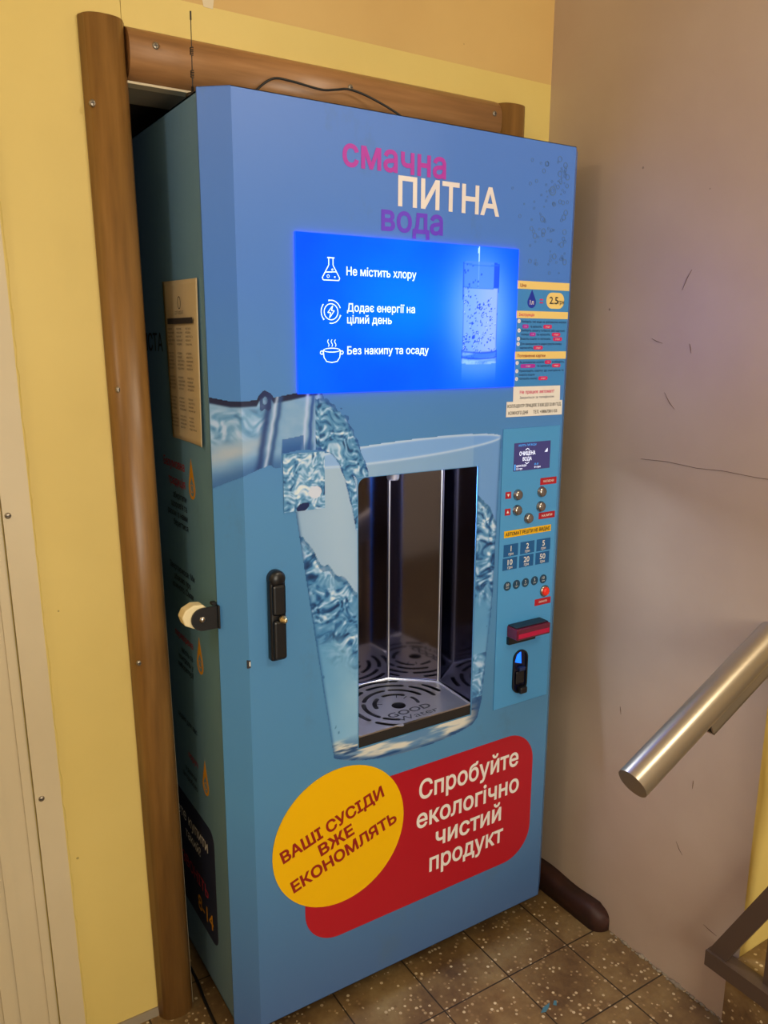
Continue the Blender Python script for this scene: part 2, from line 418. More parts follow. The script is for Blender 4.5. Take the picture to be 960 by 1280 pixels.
MB().box((2.6, -3.4, 0), (2.65, 0.80, 2.75), M_wall).build('wall_stairs', kind='structure')
# brown stub of skirting on the right wall
prof = [(0.19 - 0.026 * i, 0.058 - 0.003 * math.sin(i * 0.9), 0.042) for i in range(13)]
for k in range(1, 7):
    a_ = k / 6 * PI / 2; prof.append((-0.122 - 0.034 * math.sin(a_), 0.057 - 0.030 * (1 - math.cos(a_)), 0.042 - 0.037 * (1 - math.cos(a_))))
sk = MB(); V = []; F_ = []
for y, h, d in prof:
    V += [(WX, y, 0), (WX - d, y, 0), (WX - d, y, h - 0.012), (WX - d + 0.005, y, h - 0.003), (WX - d + 0.012, y, h), (WX, y, h)]
n_ = len(prof)
for i in range(n_ - 1):
    for j in range(6):
        p, c = i * 6 + j, i * 6 + (j + 1) % 6; F_.append([p, c, c + 6, p + 6])
F_ += [[0, 1, 2, 3, 4, 5], [(n_ - 1) * 6 + k for k in (5, 4, 3, 2, 1, 0)]]
sk.add(V, F_, M_base, smooth=True); sk.build('baseboard_right', kind='structure')
# rubble line where floor meets the right wall
rb = MB()
for i in range(26):
    y = -0.17 - i * 0.0135; r = random.uniform(0.003, 0.008)
    bb = bmesh.new(); bmesh.ops.create_icosphere(bb, subdivisions=1, radius=r)
    for v in bb.verts: v.co *= random.uniform(0.7, 1.2)
    rb.bm(bb, M_plaster, Matrix.Translation((WX - random.uniform(-0.001, 0.006), y, r * 0.3)) @ Matrix.Diagonal((1, 1.6, 0.7, 1)))
rb.build('trim_wall_joint', kind='structure')
# steps going up to the right
st = MB()
for k in range(4):
    x0 = 0.862 + 0.30 * k
    st.box((x0, -1.80, 0 if k == 0 else 0.172 * k), (2.3, -0.5135, 0.172 * (k + 1) + (0.011 if k == 0 else 0)), M_step)
st.build('stairs', kind='structure')

# casings round the opening (half-round timber)
def casing(p0, p1, wid, dep, wdir, m, name, screws, l=False):
    """D-section strip from p0 to p1 lying on the wall; wdir = direction of its width"""
    mb = MB(); V = []; F_ = []; n = 12
    p0, p1, wdir = Vector(p0), Vector(p1), Vector(wdir)
    for p in (p0, p1):
        for i in range(n + 1):
            t = i / n; s_ = wid * t; d = dep * (1 - abs(2 * t - 1) ** 2.6) ** 0.5 if 0 < t < 1 else 0
            d = max(d, 0.006)
            q = p + wdir * s_ + Vector((0, -d, 0)); V.append(q)
        V.append(p + wdir * wid); V.append(p)
    k = n + 3
    for j in range(k): F_.append([j, (j + 1) % k, k + (j + 1) % k, k + j])
    F_.append(list(range(k))[::-1]); F_.append([k + j for j in range(k)])
    mb.add(V, F_, m, smooth=False)
    o = mb.build(name, kind='structure')
    for pl in o.data.polygons:
        if len(pl.vertices) == 4: pl.use_smooth = True
    for (x, z, d) in screws:
        Ms = Matrix.Translation((x, WY - d, z)) @ Matrix.Rotation(PI / 2, 4, 'X')
        sc = MB().lathe([(0.0001, -0.004), (0.0062, -0.004), (0.0062, 0.0005), (0.004, 0.0016), (0.0001, 0.0018)], M_screw, Ms, 14)
        sc.box((-0.0035, -0.0007, 0.0014), (0.0035, 0.0007, 0.0021), M_ink, M=Ms); sc.box((-0.0007, -0.0035, 0.0014), (0.0007, 0.0035, 0.0021), M_ink, M=Ms)
        sc.build('screw', o)
    return o
casing((-0.194 + 0.030, WY, 0.0), (-0.194, WY, 2.036), 0.078, 0.034, (1, 0, 0), M_wood, 'trim_left',
       [(-0.183, 1.893, 0.026), (-0.170, 1.402, 0.027), (-0.164, 0.857, 0.027)])
casing((OX0 + 0.002, WY, 1.944), (0.727, WY, 1.944), 0.088, 0.034, (0, 0, 1), M_woodh, 'trim_top',
       [(-0.070, 2.001, 0.034), (0.327, 1.994, 0.034), (0.705, 1.998, 0.034)])
casing((0.728, WY, 0.0), (0.728, WY, 2.028), 0.086, 0.034, (1, 0, 0), M_wood, 'trim_right', [])
# white bead along the inner edge of the left casing
bead = MB(); lbox(bead, OX0 - 0.002, OX0 + 0.0015, WY - 0.008, WY + 0.02, 0, OZ, M_doorp); bead.box((OX0, WY - 0.008, OZ - 0.003), (OX1, WY + 0.02, OZ + 0.001), M_doorp)
bead.build('trim_bead', kind='structure')

# cream door on the far left: frame board, leaf with mouldings, caulk line, screws
dr = bpy.data.objects.new('door_1', None); COL.objects.link(dr); dr['kind'] = 'structure'
db = MB(); lbox(db, -0.398, -0.350, WY - 0.012, WY, 0, 2.09, M_doorp); db.build('door_frame', dr)
dl = MB()
lbox(dl, -1.15, -0.4005, WY - 0.006, WY, 0, 2.07, M_doorp)
lbox(dl, -0.418, -0.4035, WY - 0.010, WY, 0, 2.07, M_doorp)
lbox(dl, -0.470, -0.452, WY - 0.009, WY, 0.12, 1.95, M_doorp)
lbox(dl, -0.50, -0.478, WY - 0.013, WY, 0.12, 1.95, M_doorp)
dl.build('door_leaf', dr)
ck = MB(); pts = []
for i in range(120):
    z = 2.05 * i / 119; pts.append((-0.3485 + lean(z) + random.uniform(-0.0012, 0.0012), WY - 0.002, z))
ck.tube(pts, [random.uniform(0.0025, 0.0052) for _ in pts], M_wall, 6); ck.build('caulk_line', dr)
for (x, z) in ((-0.377, 1.182), (-0.3655, 0.613), (-0.384, 1.72)):
    Ms = Matrix.Translation((x, WY - 0.0125, z)) @ Matrix.Rotation(PI / 2, 4, 'X')
    MB().lathe([(0.0001, -0.002), (0.006, -0.002), (0.0055, 0.001), (0.003, 0.002), (0.0001, 0.0022)], M_screw, Ms, 14).box((-0.004, -0.0007, 0.0018), (0.004, 0.0007, 0.0026), M_ink, M=Ms).build('screw', dr)

# ------------------------------------------------------------------ VENDING MACHINE
ZB, ZT, W = 0.045, 1.909, 0.80
BX, BY = 0.045, 0.040
vm = thing('vending_machine', (0.40, 0.25, 0), 'tall blue drinking water vending machine standing in the doorway', 'vending machine')

# cabinet shell behind the door (stepped in where it enters the opening)
cb = MB(); c0, c1, yf, ym, yb = -0.043, 0.835, 0.047, 0.160, 0.60; t = 0.003; rx = 0.655
cb.box((c0, yf, 0.05), (c0 + t, yb, 1.905), M_cab)
cb.box((c1 - t, yf, 0.05), (c1, ym, 1.905), M_cab)
cb.box((rx, ym - t, 0.05), (c1, ym, 1.905), M_cab)
cb.box((rx - t, ym, 0.05), (rx, yb, 1.905), M_cab)
cb.box((c0, yb - t, 0.05), (rx, yb, 1.905), M_cab)
for z in (0.05, 1.905 - t):
    cb.box((c0, yf, z), (c1, ym, z + t), M_cab); cb.box((c0, ym, z), (rx, yb, z + t), M_cab)
cb.build('cabinet', vm, 'blue grey painted sheet metal cabinet side')
for (x, y) in ((0.0, 0.10), (0.79, 0.11), (0.0, 0.54), (0.61, 0.54)):
    MB().lathe([(0.022, 0.0), (0.022, 0.012), (0.009, 0.016), (0.009, 0.052)], M_black, Matrix.Translation((x, y, 0)), 16).build('foot', vm)
MB().box((0.02, 0.075, 0.02), (0.75, 0.082, 0.052), M_black).build('plinth', vm)

# door: folded sheet with bevelled long edges and the dispensing hole
HX0, HX1, HZ0, HZ1 = 0.245, 0.551, 0.632, 1.223
hole = rrect(HX0, HZ0, HX1, HZ1, 0.018, 6, (0, 0, 0, 1))
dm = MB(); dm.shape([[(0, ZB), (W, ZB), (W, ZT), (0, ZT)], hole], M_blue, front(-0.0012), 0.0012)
def strip(p, q, z0, z1, m):   # thin vertical sheet between two plan points
    p, q = Vector((p[0], p[1], 0)), Vector((q[0], q[1], 0)); d = (q - p).normalized(); n = Vector((-d.y, d.x, 0)) * 0.0012
    P = [p, q, q + n, p + n]
    dm.add([(v.x, v.y, z) for z in (z0, z1) for v in P], [[3, 2, 1, 0], [4, 5, 6, 7], [0, 1, 5, 4], [1, 2, 6, 5], [2, 3, 7, 6], [3, 0, 4, 7]], m)
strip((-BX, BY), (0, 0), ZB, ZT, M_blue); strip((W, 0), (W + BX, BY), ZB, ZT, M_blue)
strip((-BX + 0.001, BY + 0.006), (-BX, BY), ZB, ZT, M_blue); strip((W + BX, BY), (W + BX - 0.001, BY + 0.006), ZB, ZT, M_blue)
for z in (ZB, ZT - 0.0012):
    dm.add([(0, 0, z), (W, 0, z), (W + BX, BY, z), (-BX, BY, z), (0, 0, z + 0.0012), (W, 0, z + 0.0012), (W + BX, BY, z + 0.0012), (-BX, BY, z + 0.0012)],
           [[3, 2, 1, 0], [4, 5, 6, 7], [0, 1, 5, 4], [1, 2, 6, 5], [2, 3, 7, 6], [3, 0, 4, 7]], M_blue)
# bubbles printed in the top right corner
spots = [(0.716, 1.865, 0.006), (0.674, 1.868, 0.004), (0.736, 1.812, 0.010), (0.622, 1.807, 0.003), (0.777, 1.73, 0.006), (0.698, 1.658, 0.004)]
for _ in range(110):
    a = random.random(); cx_ = 0.70 + 0.10 * a - random.gauss(0, 0.03); cy_ = 1.88 - 0.24 * random.random()
    if 0.60 < cx_ < 0.79: spots.append((cx_, cy_, random.choice((0.002, 0.0026, 0.003, 0.004, 0.005, 0.0065))))
for x, y, r in spots: dm.shape(ring(x, y, r, max(0.0009, r * 0.28), 14), M_bubble, front(0.0003), 0.0003)
# chipped paint on the fold
dm.box((-0.004, -0.0006, 0.872), (0.0025, 0.003, 0.888), M_ink); dm.box((-0.0005, -0.0010, 0.876), (0.002, 0.003, 0.885), M_white)
dm.build('door', vm, 'light blue printed front door with folded edges')

# dispensing niche: half-octagon mirror steel lining, ceiling, tray
nz0, nz1 = 0.645, 1.236
plan = [(HX0 - 0.004, 0.0015), (0.236, 0.142), (0.330, 0.227), (0.466, 0.227), (0.561, 0.142), (HX1 + 0.004, 0.0015)]
nb = MB()
for (p, q) in zip(plan[:-1], plan[1:]):
    p_, q_ = Vector((*p, 0)), Vector((*q, 0)); d = (q_ - p_).normalized(); n = Vector((-d.y, d.x, 0)) * 0.0015
    P = [p_, q_, q_ + n, p_ + n]
    nb.add([(v.x, v.y, z) for z in (nz0, nz1) for v in P], [[3, 2, 1, 0], [4, 5, 6, 7], [0, 1, 5, 4], [1, 2, 6, 5], [2, 3, 7, 6], [3, 0, 4, 7]], M_steel)
    nb.tube([(*(p_ * 0.985 + Vector((0.3985, 0.1, 0)) * 0.015).xy, nz0), (*(p_ * 0.985 + Vector((0.3985, 0.1, 0)) * 0.015).xy, nz1)], 0.0022, M_tray, 8)
nb.add([(x, y, nz1) for x, y in plan] + [(x, y, nz1 + 0.002) for x, y in plan], [[5, 4, 3, 2, 1, 0], [6, 7, 8, 9, 10, 11]] + [[i, (i + 1) % 6, 6 + (i + 1) % 6, 6 + i] for i in range(6)], M_steel)
nb.build('niche_lining', vm, 'mirror polished stainless steel niche lining')
# nozzle under the niche ceiling
MB().lathe([(0.012, 0.0), (0.014, 0.004), (0.014, 0.03), (0.022, 0.034), (0.022, 0.046)], M_tray, Matrix.Translation((0.40, 0.11, nz1 - 0.046)), 20).build('nozzle', vm)
# tray with arc slots cut through
TZ = 0.659
def arc_slot(cx, cy, r, a0, a1, wd, n=14):
    P = []
    for i in range(n + 1): a = math.radians(a0 + (a1 - a0) * i / n); P.append((cx + (r + wd / 2) * math.cos(a), cy + (r + wd / 2) * math.sin(a)))
    a = math.radians(a1)
    for k in range(1, 4): ang = a + PI * k / 4; P.append((cx + r * math.cos(a) + wd / 2 * math.cos(ang), cy + r * math.sin(a) + wd / 2 * math.sin(ang)))
    for i in range(n + 1): a = math.radians(a1 + (a0 - a1) * i / n); P.append((cx + (r - wd / 2) * math.cos(a), cy + (r - wd / 2) * math.sin(a)))
    a = math.radians(a0)
    for k in range(1, 4): ang = a + PI + PI * k / 4; P.append((cx + r * math.cos(a) + wd / 2 * math.cos(ang), cy + r * math.sin(a) + wd / 2 * math.sin(ang)))
    return P
tcx, tcy = 0.402, 0.090
slots = [circ(tcx, tcy - 0.008, 0.017, 24)]
for r, segs in ((0.052, ((40, 95), (120, 172), )), (0.078, ((12, 70), (82, 140), (152, 205))), (0.104, ((-2, 38), (50, 100), (112, 150), (160, 200))), (0.128, ((4, 26), (58, 122), (154, 176)))):
    for a0, a1 in segs: slots.append(arc_slot(tcx, tcy, r, a0, a1, 0.011))
slots += [arc_slot(tcx, tcy, 0.104, 212, 243, 0.011), arc_slot(tcx, tcy, 0.078, 216, 240, 0.010), arc_slot(tcx, tcy, 0.052, -20, 14, 0.009)]
tr = MB(); pin = [(0.247, 0.002), (0.5495, 0.002), (0.558, 0.140), (0.465, 0.224), (0.331, 0.224), (0.239, 0.140)]
tr.shape([pin] + slots, M_tray, Matrix.Translation((0, 0, TZ - 0.0015)), 0.0015)
tr.box((0.2465, 0.0004, TZ - 0.003), (0.5495, 0.0022, TZ + 0.0004), M_tray)
tr.box((0.246, 0.0022, HZ0 - 0.002), (0.5505, 0.0040, TZ - 0.003), M_trayd)
tr.add([(x, y, TZ - 0.022) for x, y in pin], [list(range(6))], M_trayd)
rimp = [(x, y, TZ + 0.001) for x, y in pin[1:]] + [(*pin[0], TZ + 0.001)]
tr.tube(rimp, 0.0020, M_tray, 6)
tr.text('GOOD', 0.030, tcx + 0.006, 0.036, M_trayd, Matrix.Translation((0, 0, TZ)), 'CENTER', 0.02, width=0.115, t=0.0003)
tr.text('Water', 0.027, tcx + 0.012, 0.011, M_trayd, Matrix.Translation((0, 0, TZ)), 'CENTER', 0.0, width=0.108, t=0.0003)
for a in (58, 28, 152): 
    p = Vector((tcx + 0.034 * math.cos(math.radians(a)), tcy + 0.034 * math.sin(math.radians(a)))); q = p * 1 + Vector((math.cos(math.radians(a)), math.sin(math.radians(a)))) * 0.014
    tr.shape([line(p, q, 0.002)], M_trayd, Matrix.Translation((0, 0, TZ)), 0.0003)
tr.build('drip_tray', vm, 'slotted stainless drip tray with round drain and cut lettering')
# added cool fill light at the niche ceiling front, brightens the tray
niche_fill = lamp('niche_fill_light', 'AREA', (0.45, 0.03, nz1 - 0.006), 3.6, (0.66, 0.76, 1.0), shape='RECTANGLE', size=0.2, size_y=0.02)

# ---- printed pictures: fine sheets with the print's own colours
def fold(u, v, off):
    if u >= 0: return Vector((u, -off, v))
    k = -u / math.hypot(BX, BY); n = Vector((-BY, -BX, 0)).normalized()
    return Vector((-BX * k, BY * k, v)) + n * off
def picture(name, u0, u1, v0, v1, step, fn, off, m, label=None, folded=False):
    nu, nv = round((u1 - u0) / step), round((v1 - v0) / step)
    if folded:   # keep a vertex column exactly on the fold
        step_u = step; nu_l = round(-u0 / step); us = [u0 * (1 - i / nu_l) for i in range(nu_l)] + [u1 * i / round(u1 / step) for i in range(round(u1 / step) + 1)]
    else: us = [u0 + (u1 - u0) * i / nu for i in range(nu + 1)]
    vs_ = [v0 + (v1 - v0) * i / nv for i in range(nv + 1)]
    idx = {}; V = []; C = []; cols = {}
    for i, u in enumerate(us):
        for j, v in enumerate(vs_):
            c = fn(u, v)
            if c is not None: cols[i, j] = c
    F_ = []
    def vid(k):
        if k not in idx: idx[k] = len(V); V.append(fold(us[k[0]], vs_[k[1]], off)); C.append(cols[k])
        return idx[k]
    for i in range(len(us) - 1):
        for j in range(len(vs_) - 1):
            q = [(i, j), (i + 1, j), (i + 1, j + 1), (i, j + 1)]
            if all(k in cols for k in q): F_.append([vid(k) for k in q])
            else:
                r = [k for k in q if k in cols]
                if len(r) == 3: F_.append([vid(k) for k in r])
    me = bpy.data.meshes.new(name); me.from_pydata([tuple(v) for v in V], [], F_)
    at = me.color_attributes.new('Col', 'FLOAT_COLOR', 'POINT'); flat = []
    kr, kg, kb = (0.86, 0.88, 1) if m is M_lit else (0.98, 1.0, 1.16)
    for c in C: flat += [*s2l([max(0, min(255, x * k)) for x, k in zip(c, (kr, kg, kb))]), 1.0]
    at.data.foreach_set('color', flat); me.materials.append(m); me.update()
    o = bpy.data.objects.new(name, me); COL.objects.link(o); o.parent = vm; o.matrix_parent_inverse = world_of(vm).inverted()
    if label: o['label'] = label
    return o
def mix(a, b, t): t = max(0, min(1, t)); return tuple(x + (y - x) * t for x, y in zip(a, b))
def sst(a, b, x): t = max(0, min(1, (x - a) / (b - a))); return t * t * (3 - 2 * t)
def pl(pts, x):
    if x <= pts[0][0]: return pts[0][1]
    for (a, p), (b, q) in zip(pts, pts[1:]):
        if x <= b: return p + (q - p) * (x - a) / (b - a)
    return pts[-1][1]
def fbm(u, v, s, seed=0.0, o=4):
    return noise.fractal(Vector((u * s, v * s, seed)), 1.0, 2.0, o) * 0.5 + 0.5
def swirl(u, v, s, seed=0.0):
    du = noise.noise(Vector((u * s * 0.5, v * s * 0.5, seed + 3))); dv = noise.noise(Vector((u * s * 0.5 + 7, v * s * 0.5, seed + 9)))
    x = noise.noise(Vector((u * s * 0.7 + du * 2.2, v * s * 1.3 + dv * 2.2, seed)))
    y = noise.noise(Vector((u * s * 2.0 + du * 3, v * s * 2.6 + dv * 3, seed + 5)))
    return 0.5 + 0.55 * x + 0.35 * y
def water_col(n):
    if n < 0.34: return mix((12, 46, 84), (48, 110, 150), n / 0.34)
    if n < 0.62: return mix((62, 128, 164), (120, 172, 192), (n - 0.34) / 0.28)
    return mix((140, 188, 204), (226, 238, 238), (n - 0.62) / 0.3)

gl_left = [(0.585, 0.20), (0.60, 0.190), (0.624, 0.184), (1.162, 0.105), (1.272, 0.089)]
gl_right = [(0.585, 0.505), (0.60, 0.553), (0.62, 0.573), (0.66, 0.584), (0.90, 0.6065), (1.17, 0.614), (1.285, 0.617)]
wl = [(0.09, 1.135), (0.12, 1.118), (0.15, 1.07), (0.177, 1.052), (0.21, 1.015), (0.245, 0.990), (0.545, 1.165), (0.57, 1.145), (0.60, 1.105), (0.62, 1.09)]
def glass(u, v):
    if HX0 - 0.001 < u < HX1 + 0.001 and HZ0 - 0.002 < v < HZ1 + 0.001: return None
    lo = 0.587 + 0.040 * abs((u - 0.40) / 0.22) ** 2.6
    a, b = pl(gl_left, v), pl(gl_right, v)
    cx, hw = 0.353, 0.264
    rim = 1.262 + 0.024 * (u - 0.09) / 0.53
    k = max(0, 1 - ((u - cx) / hw) ** 2) ** 0.5
    top = rim + 0.020 * k
    if v > top or v < lo or u < a or u > b: return None
    e = min(u - a, b - u); tt = (u - a) / (b - a)
    c = mix((150, 184, 196), (126, 172, 200), tt)
    c = mix(c, (176, 204, 206), 0.7 * math.exp(-((tt - 0.18) / 0.13) ** 2))
    if tt > 0.85: c = mix(c, (96, 150, 196), 0.5)
    if v > rim - 0.020 * k - 0.002: c = mix(c, (122, 176, 224), 0.55)
    # rim lines
    for q, s_ in ((top - 0.003, 0.0028), (rim - 0.020 * k, 0.0026)):
        c = mix(c, (198, 222, 236), 0.85 * math.exp(-((v - q) / s_) ** 2))
    w_ = pl(wl, u) + 0.018 * (noise.noise(Vector((u * 40, 0, 2)))) 
    if v < w_:
        dpt = w_ - v; dm_ = 0.20 if u < 0.3 else 0.26
        calm = mix((78, 148, 182), (122, 178, 196), sst(0.9, 0.66, v)); calm = mix(calm, (150, 196, 202), 0.5 * math.exp(-((tt - 0.16) / 0.1) ** 2) + 0.3 * fbm(u, v, 14, 4))
        n = swirl(u, v, 62, 1.5)
        foam = water_col(n)
        k2 = 1 - sst(dm_ * 0.55, dm_ * 1.05, dpt + 0.05 * noise.noise(Vector((u * 22, v * 22, 8))))
        c = mix(calm, foam, k2)
        if dpt < 0.012: c = mix(c, (30, 84, 122), 0.5)
        # small bubbles
        q = noise.voronoi(Vector((u * 36, v * 36, 1.0)))[0][0]
        if q < 0.13 and noise.noise(Vector((u * 9, v * 9, 6))) > -0.05: c = mix(c, (40, 100, 140), 0.6)
        if u > 0.552 and 0.63 < v < 0.78: c = mix(c, water_col(swirl(u, v, 60, 3.5)), 0.7)
    if v < 0.672 - 0.02 * k * 0:
        bsh = sst(0.675, 0.64, v + 0.012 * noise.noise(Vector((u * 12, v * 50, 0))))
        n = fbm(u * 0.5 + 0.6 * v, v * 3.2, 15, 7)
        base = mix((96, 140, 164), (226, 222, 186), sst(0.36, 0.60, n))
        base = mix(base, (34, 74, 110), sst(0.60, 0.72, fbm(u * 0.45, v * 4, 16, 2)))
        c = mix(c, base, bsh)
        c = mix(c, (40, 84, 124), 0.75 * math.exp(-((v - lo - 0.004) / 0.006) ** 2))
        if u > 0.53: c = mix(c, (22, 58, 100), 0.7 * sst(0.53, 0.575, u))
    c = mix(c, (38, 92, 134), 0.75 * math.exp(-(e / 0.005) ** 2))
    return c
picture('glass_print', 0.085, 0.622, 0.582, 1.310, 0.0019, glass, 0.0005, M_print, 'printed picture of a tall glass of splashing water')

tp = [(-0.062, 1.393), (-0.02, 1.386), (0.03, 1.387), (0.036, 1.397), (0.046, 1.405), (0.060, 1.398), (0.064, 1.391), (0.10, 1.396), (0.135, 1.402), (0.168, 1.404), (0.173, 1.39)]
bt = [(-0.062, 1.222), (-0.03, 1.236), (0.0, 1.247), (0.03, 1.258), (0.056, 1.265), (0.060, 1.259), (0.076, 1.257), (0.079, 1.284), (0.12, 1.289), (0.172, 1.284)]
def bottle(u, v):
    hi, lo = pl(tp, u), pl(bt, u)
    end = 0.166 + 0.014 * (1 - ((v - 1.335) / 0.06) ** 2)
    if v > hi or v < lo or u > end: return None
    t_ = (v - lo) / (hi - lo)
    c = mix((104, 158, 190), (150, 186, 198), fbm(u, v * 1.6, 16, 3))
    if u < 0.045: c = mix(c, (190, 198, 186), 0.75 * math.exp(-((t_ - 0.36) / 0.10) ** 2) * (0.4 + 0.9 * fbm(u * 0.5, v, 26, 1)))
    n = swirl(u, v, 48, 6.0)
    if u < 0.05 and 0.45 < t_ < 0.9: c = mix(c, water_col(n + 0.12), 0.55 * sst(0.42, 0.6, t_) * sst(0.93, 0.8, t_))
    if t_ < 0.24: c = mix(c, (42, 96, 146), 0.8 * sst(0.26, 0.02, t_))
    if hi - v < 0.014: c = mix((16, 30, 62), c, sst(0.009, 0.014, hi - v))
    # ring and collar lines running down across the neck
    for uc, wd, dk, slope in ((0.046, 0.007, (24, 58, 108), -0.20), (0.060, 0.004, (196, 214, 220), -0.20), (0.068, 0.005, (36, 78, 124), -0.2), (0.128, 0.004, (190, 212, 224), -0.12), (0.140, 0.004, (32, 78, 140), -0.1), (0.152, 0.004, (150, 188, 214), -0.1), (0.164, 0.006, (36, 84, 150), -0.08)):
        x = u - uc + slope * (v - 1.335) * -1 * -1
        wob = 0.002 * noise.noise(Vector((uc * 90, v * 60, 1)))
        c = mix(c, dk, 0.85 * math.exp(-((x + wob) / wd) ** 2))
    if 0.036 < u < 0.058 and hi - v < 0.035: c = mix(c, (20, 44, 92), 0.7 if abs(math.hypot(u - 0.047, (v - 1.385) * 0.7) - 0.010) < 0.005 else 0.1)
    if 0.08 < u < 0.125 and t_ < 0.25: c = mix(c, (30, 84, 146), 0.6)
    return c
picture('bottle_print', -0.0595, 0.180, 1.220, 1.406, 0.0016, bottle, 0.0008, M_print, 'printed picture of a glass bottle neck tipped towards the glass', True)
path = [(0.160, 1.335, 0.052), (0.185, 1.328, 0.040), (0.208, 1.306, 0.030), (0.226, 1.280, 0.024), (0.242, 1.252, 0.020), (0.254, 1.228, 0.016), (0.262, 1.214, 0.010)]
path2 = [(0.170, 1.296, 0.012), (0.195, 1.284, 0.012), (0.214, 1.256, 0.012), (0.228, 1.214, 0.011), (0.238, 1.165, 0.008), (0.242, 1.12, 0.004)]
def stream(u, v):
    if HX0 - 0.001 < u and v < HZ1 + 0.001: return None
    best = 9
    for P in (path, path2):
        for (a, b, r), (a2, b2, r2) in zip(P, P[1:]):
            d = Vector((a2 - a, b2 - b)); q = max(0, min(1, Vector((u - a, v - b)).dot(d) / d.length_squared))
            ds = math.hypot(u - a - d.x * q, v - b - d.y * q) / (r + (r2 - r) * q)
            best = min(best, ds)
    if best + 0.22 * noise.noise(Vector((u * 60, v * 60, 3))) > 1: return None
    n = swirl(u + v * 0.4, v * 0.8, 80, 9)
    c = water_col(n * 0.9 + 0.02)
    return mix(c, (22, 70, 138), 0.6 * sst(0.72, 1.0, best))
picture('poured_water_print', 0.150, 0.270, 1.115, 1.385, 0.0016, stream, 0.0011, M_print, 'printed stream of water leaving the bottle')
def patch(u, v):
    n = swirl(u, v * 0.9, 78, 12.0)
    c = water_col(n + 0.10)
    if math.hypot((u - 0.147) / 0.014, (v - 1.205) / 0.012) < 1: c = (214, 224, 220)
    if math.hypot((u - 0.120 - (v - 1.178) * 0.6) / 0.013, (v - 1.178) / 0.009) < 1: c = (16, 40, 84)
    return c
picture('patch_sticker', 0.080, 0.1685, 1.171, 1.2835, 0.0016, patch, 0.0016, M_print, 'square water picture patch stuck over the glass rim')

# heading
MB().text('смачна', 0.068, 0.213, 1.8075, M_mag, front(0.0003), 'LEFT', 0.022, width=0.235).build('heading_lettering', vm, 'magenta heading lettering смачна')
MB().text('ПИТНА', 0.0725, 0.335, 1.7485, M_hwhite, front(0.0003), 'LEFT', 0.022, width=0.252).build('heading_lettering', vm, 'white heading lettering ПИТНА')
MB().text('вода', 0.066, 0.297, 1.701, M_violet, front(0.0003), 'LEFT', 0.022, width=0.146).build('heading_lettering', vm, 'violet heading lettering вода')

# backlit display panel
px0, px1, pz0, pz1 = 0.113, 0.642, 1.395, 1.685
fr = MB().box((px0, -0.005, pz0), (px1, 0.0, pz1), mat('panel_edge_glow', (10, 40, 160), 0.3, emit=(0, 62, 250), estr=2.4)).build('display_panel', vm, 'bright blue backlit advertising panel')
def pan(u, v):
    c = mix((0, 60, 248), (0, 78, 255), fbm(u, v, 5, 2))
    c = mix(c, (0, 104, 255), 0.8 * math.exp(-((u - 0.36) / 0.13) ** 2 - ((v - 1.56) / 0.09) ** 2))
    gx, gy = (u - 0.541) / 0.088, (v - 1.552) / 0.125
    g = math.exp(-(gx * gx + gy * gy) ** 1.5)
    c = mix(c, (104, 144, 255), 0.85 * g)
    # stream falling into the glass
    if v > 1.60 and abs(u - 0.534) < 0.0017 + 0.0008 * noise.noise(Vector((0, v * 60, 0))): c = (160, 196, 255)
    tw = 0.003 * sst(1.50, 1.44, v); a, b = 0.4935 + (1.652 - v) * 0.010 - tw, 0.5895 - (1.652 - v) * 0.010 + tw
    xc = (u - 0.5415) / 0.049; el = max(0, 1 - xc * xc) ** 0.5
    lo, hi = 1.450 - 0.006 * el, 1.651 + 0.004 * el
    if a < u < b and lo < v < hi:
        tt = (u - a) / (b - a); c = mix(c, (92, 134, 250), 0.55)
        if v < 1.604 - 0.003 * el:
            c = mix(c, (136, 150, 255), 0.25 + 0.45 * sst(0.15, 0.85, tt))
            for s_, sd in ((70, 0), (110, 4), (150, 8)):
                q = noise.voronoi(Vector((u * s_, v * s_, sd)))[0][0]
                if q < 0.27 and noise.noise(Vector((u * 22, v * 14, 2 + sd))) + 0.42 - 0.95 * tt > -0.12: c = mix(c, (10, 44, 170) if q > 0.13 else (170, 196, 255), 0.7)
        else:
            c = mix(c, (40, 92, 232), 0.45)
            if tt > 0.86: c = mix(c, (16, 56, 190), 0.8)
            q = noise.voronoi(Vector((u * 90, v * 90, 9)))[0][0]
            if q < 0.22 and tt < 0.6: c = mix(c, (14, 50, 180), 0.6)
        if abs(v - (1.651 - 0.004 * el)) < 0.0013 or abs(v - (1.604 - 0.003 * el)) < 0.0011: c = mix(c, (36, 90, 230), 0.7)
        if v < 1.474 - 0.005 * el: c = mix(mix((30, 84, 226), (126, 164, 255), sst(0.35, 0.7, fbm(u * 0.6, v * 5, 14, 3))), c, 0.25)
        for q_ in (1.474 - 0.005 * el, 1.462 - 0.006 * el): c = mix(c, (12, 50, 186), 0.75 * math.exp(-((v - q_) / 0.0018) ** 2))
        c = mix(c, (18, 62, 212), 0.8 * math.exp(-(min(tt, 1 - tt) / 0.025) ** 2))
    elif v <= lo and abs(u - 0.5415) < 0.046: c = mix(c, (80, 126, 255), 0.5 * sst(1.40, 1.446, v))
    return c
po = picture('backlit_picture', px0 + 0.0005, px1 - 0.0005, pz0 + 0.0005, pz1 - 0.0005, 0.0021, pan, 0.0053, M_lit, 'glowing blue picture of a fizzing glass of water'); po.parent = fr; po.matrix_parent_inverse = Matrix.Identity(4)
def sub(mb, name, parent, label=None):
    o = mb.build(name, None, label); o.parent = parent; o.matrix_parent_inverse = parent.matrix_parent_inverse.inverted() if False else Matrix.Identity(4)
    return o
FP = front(0.0056)
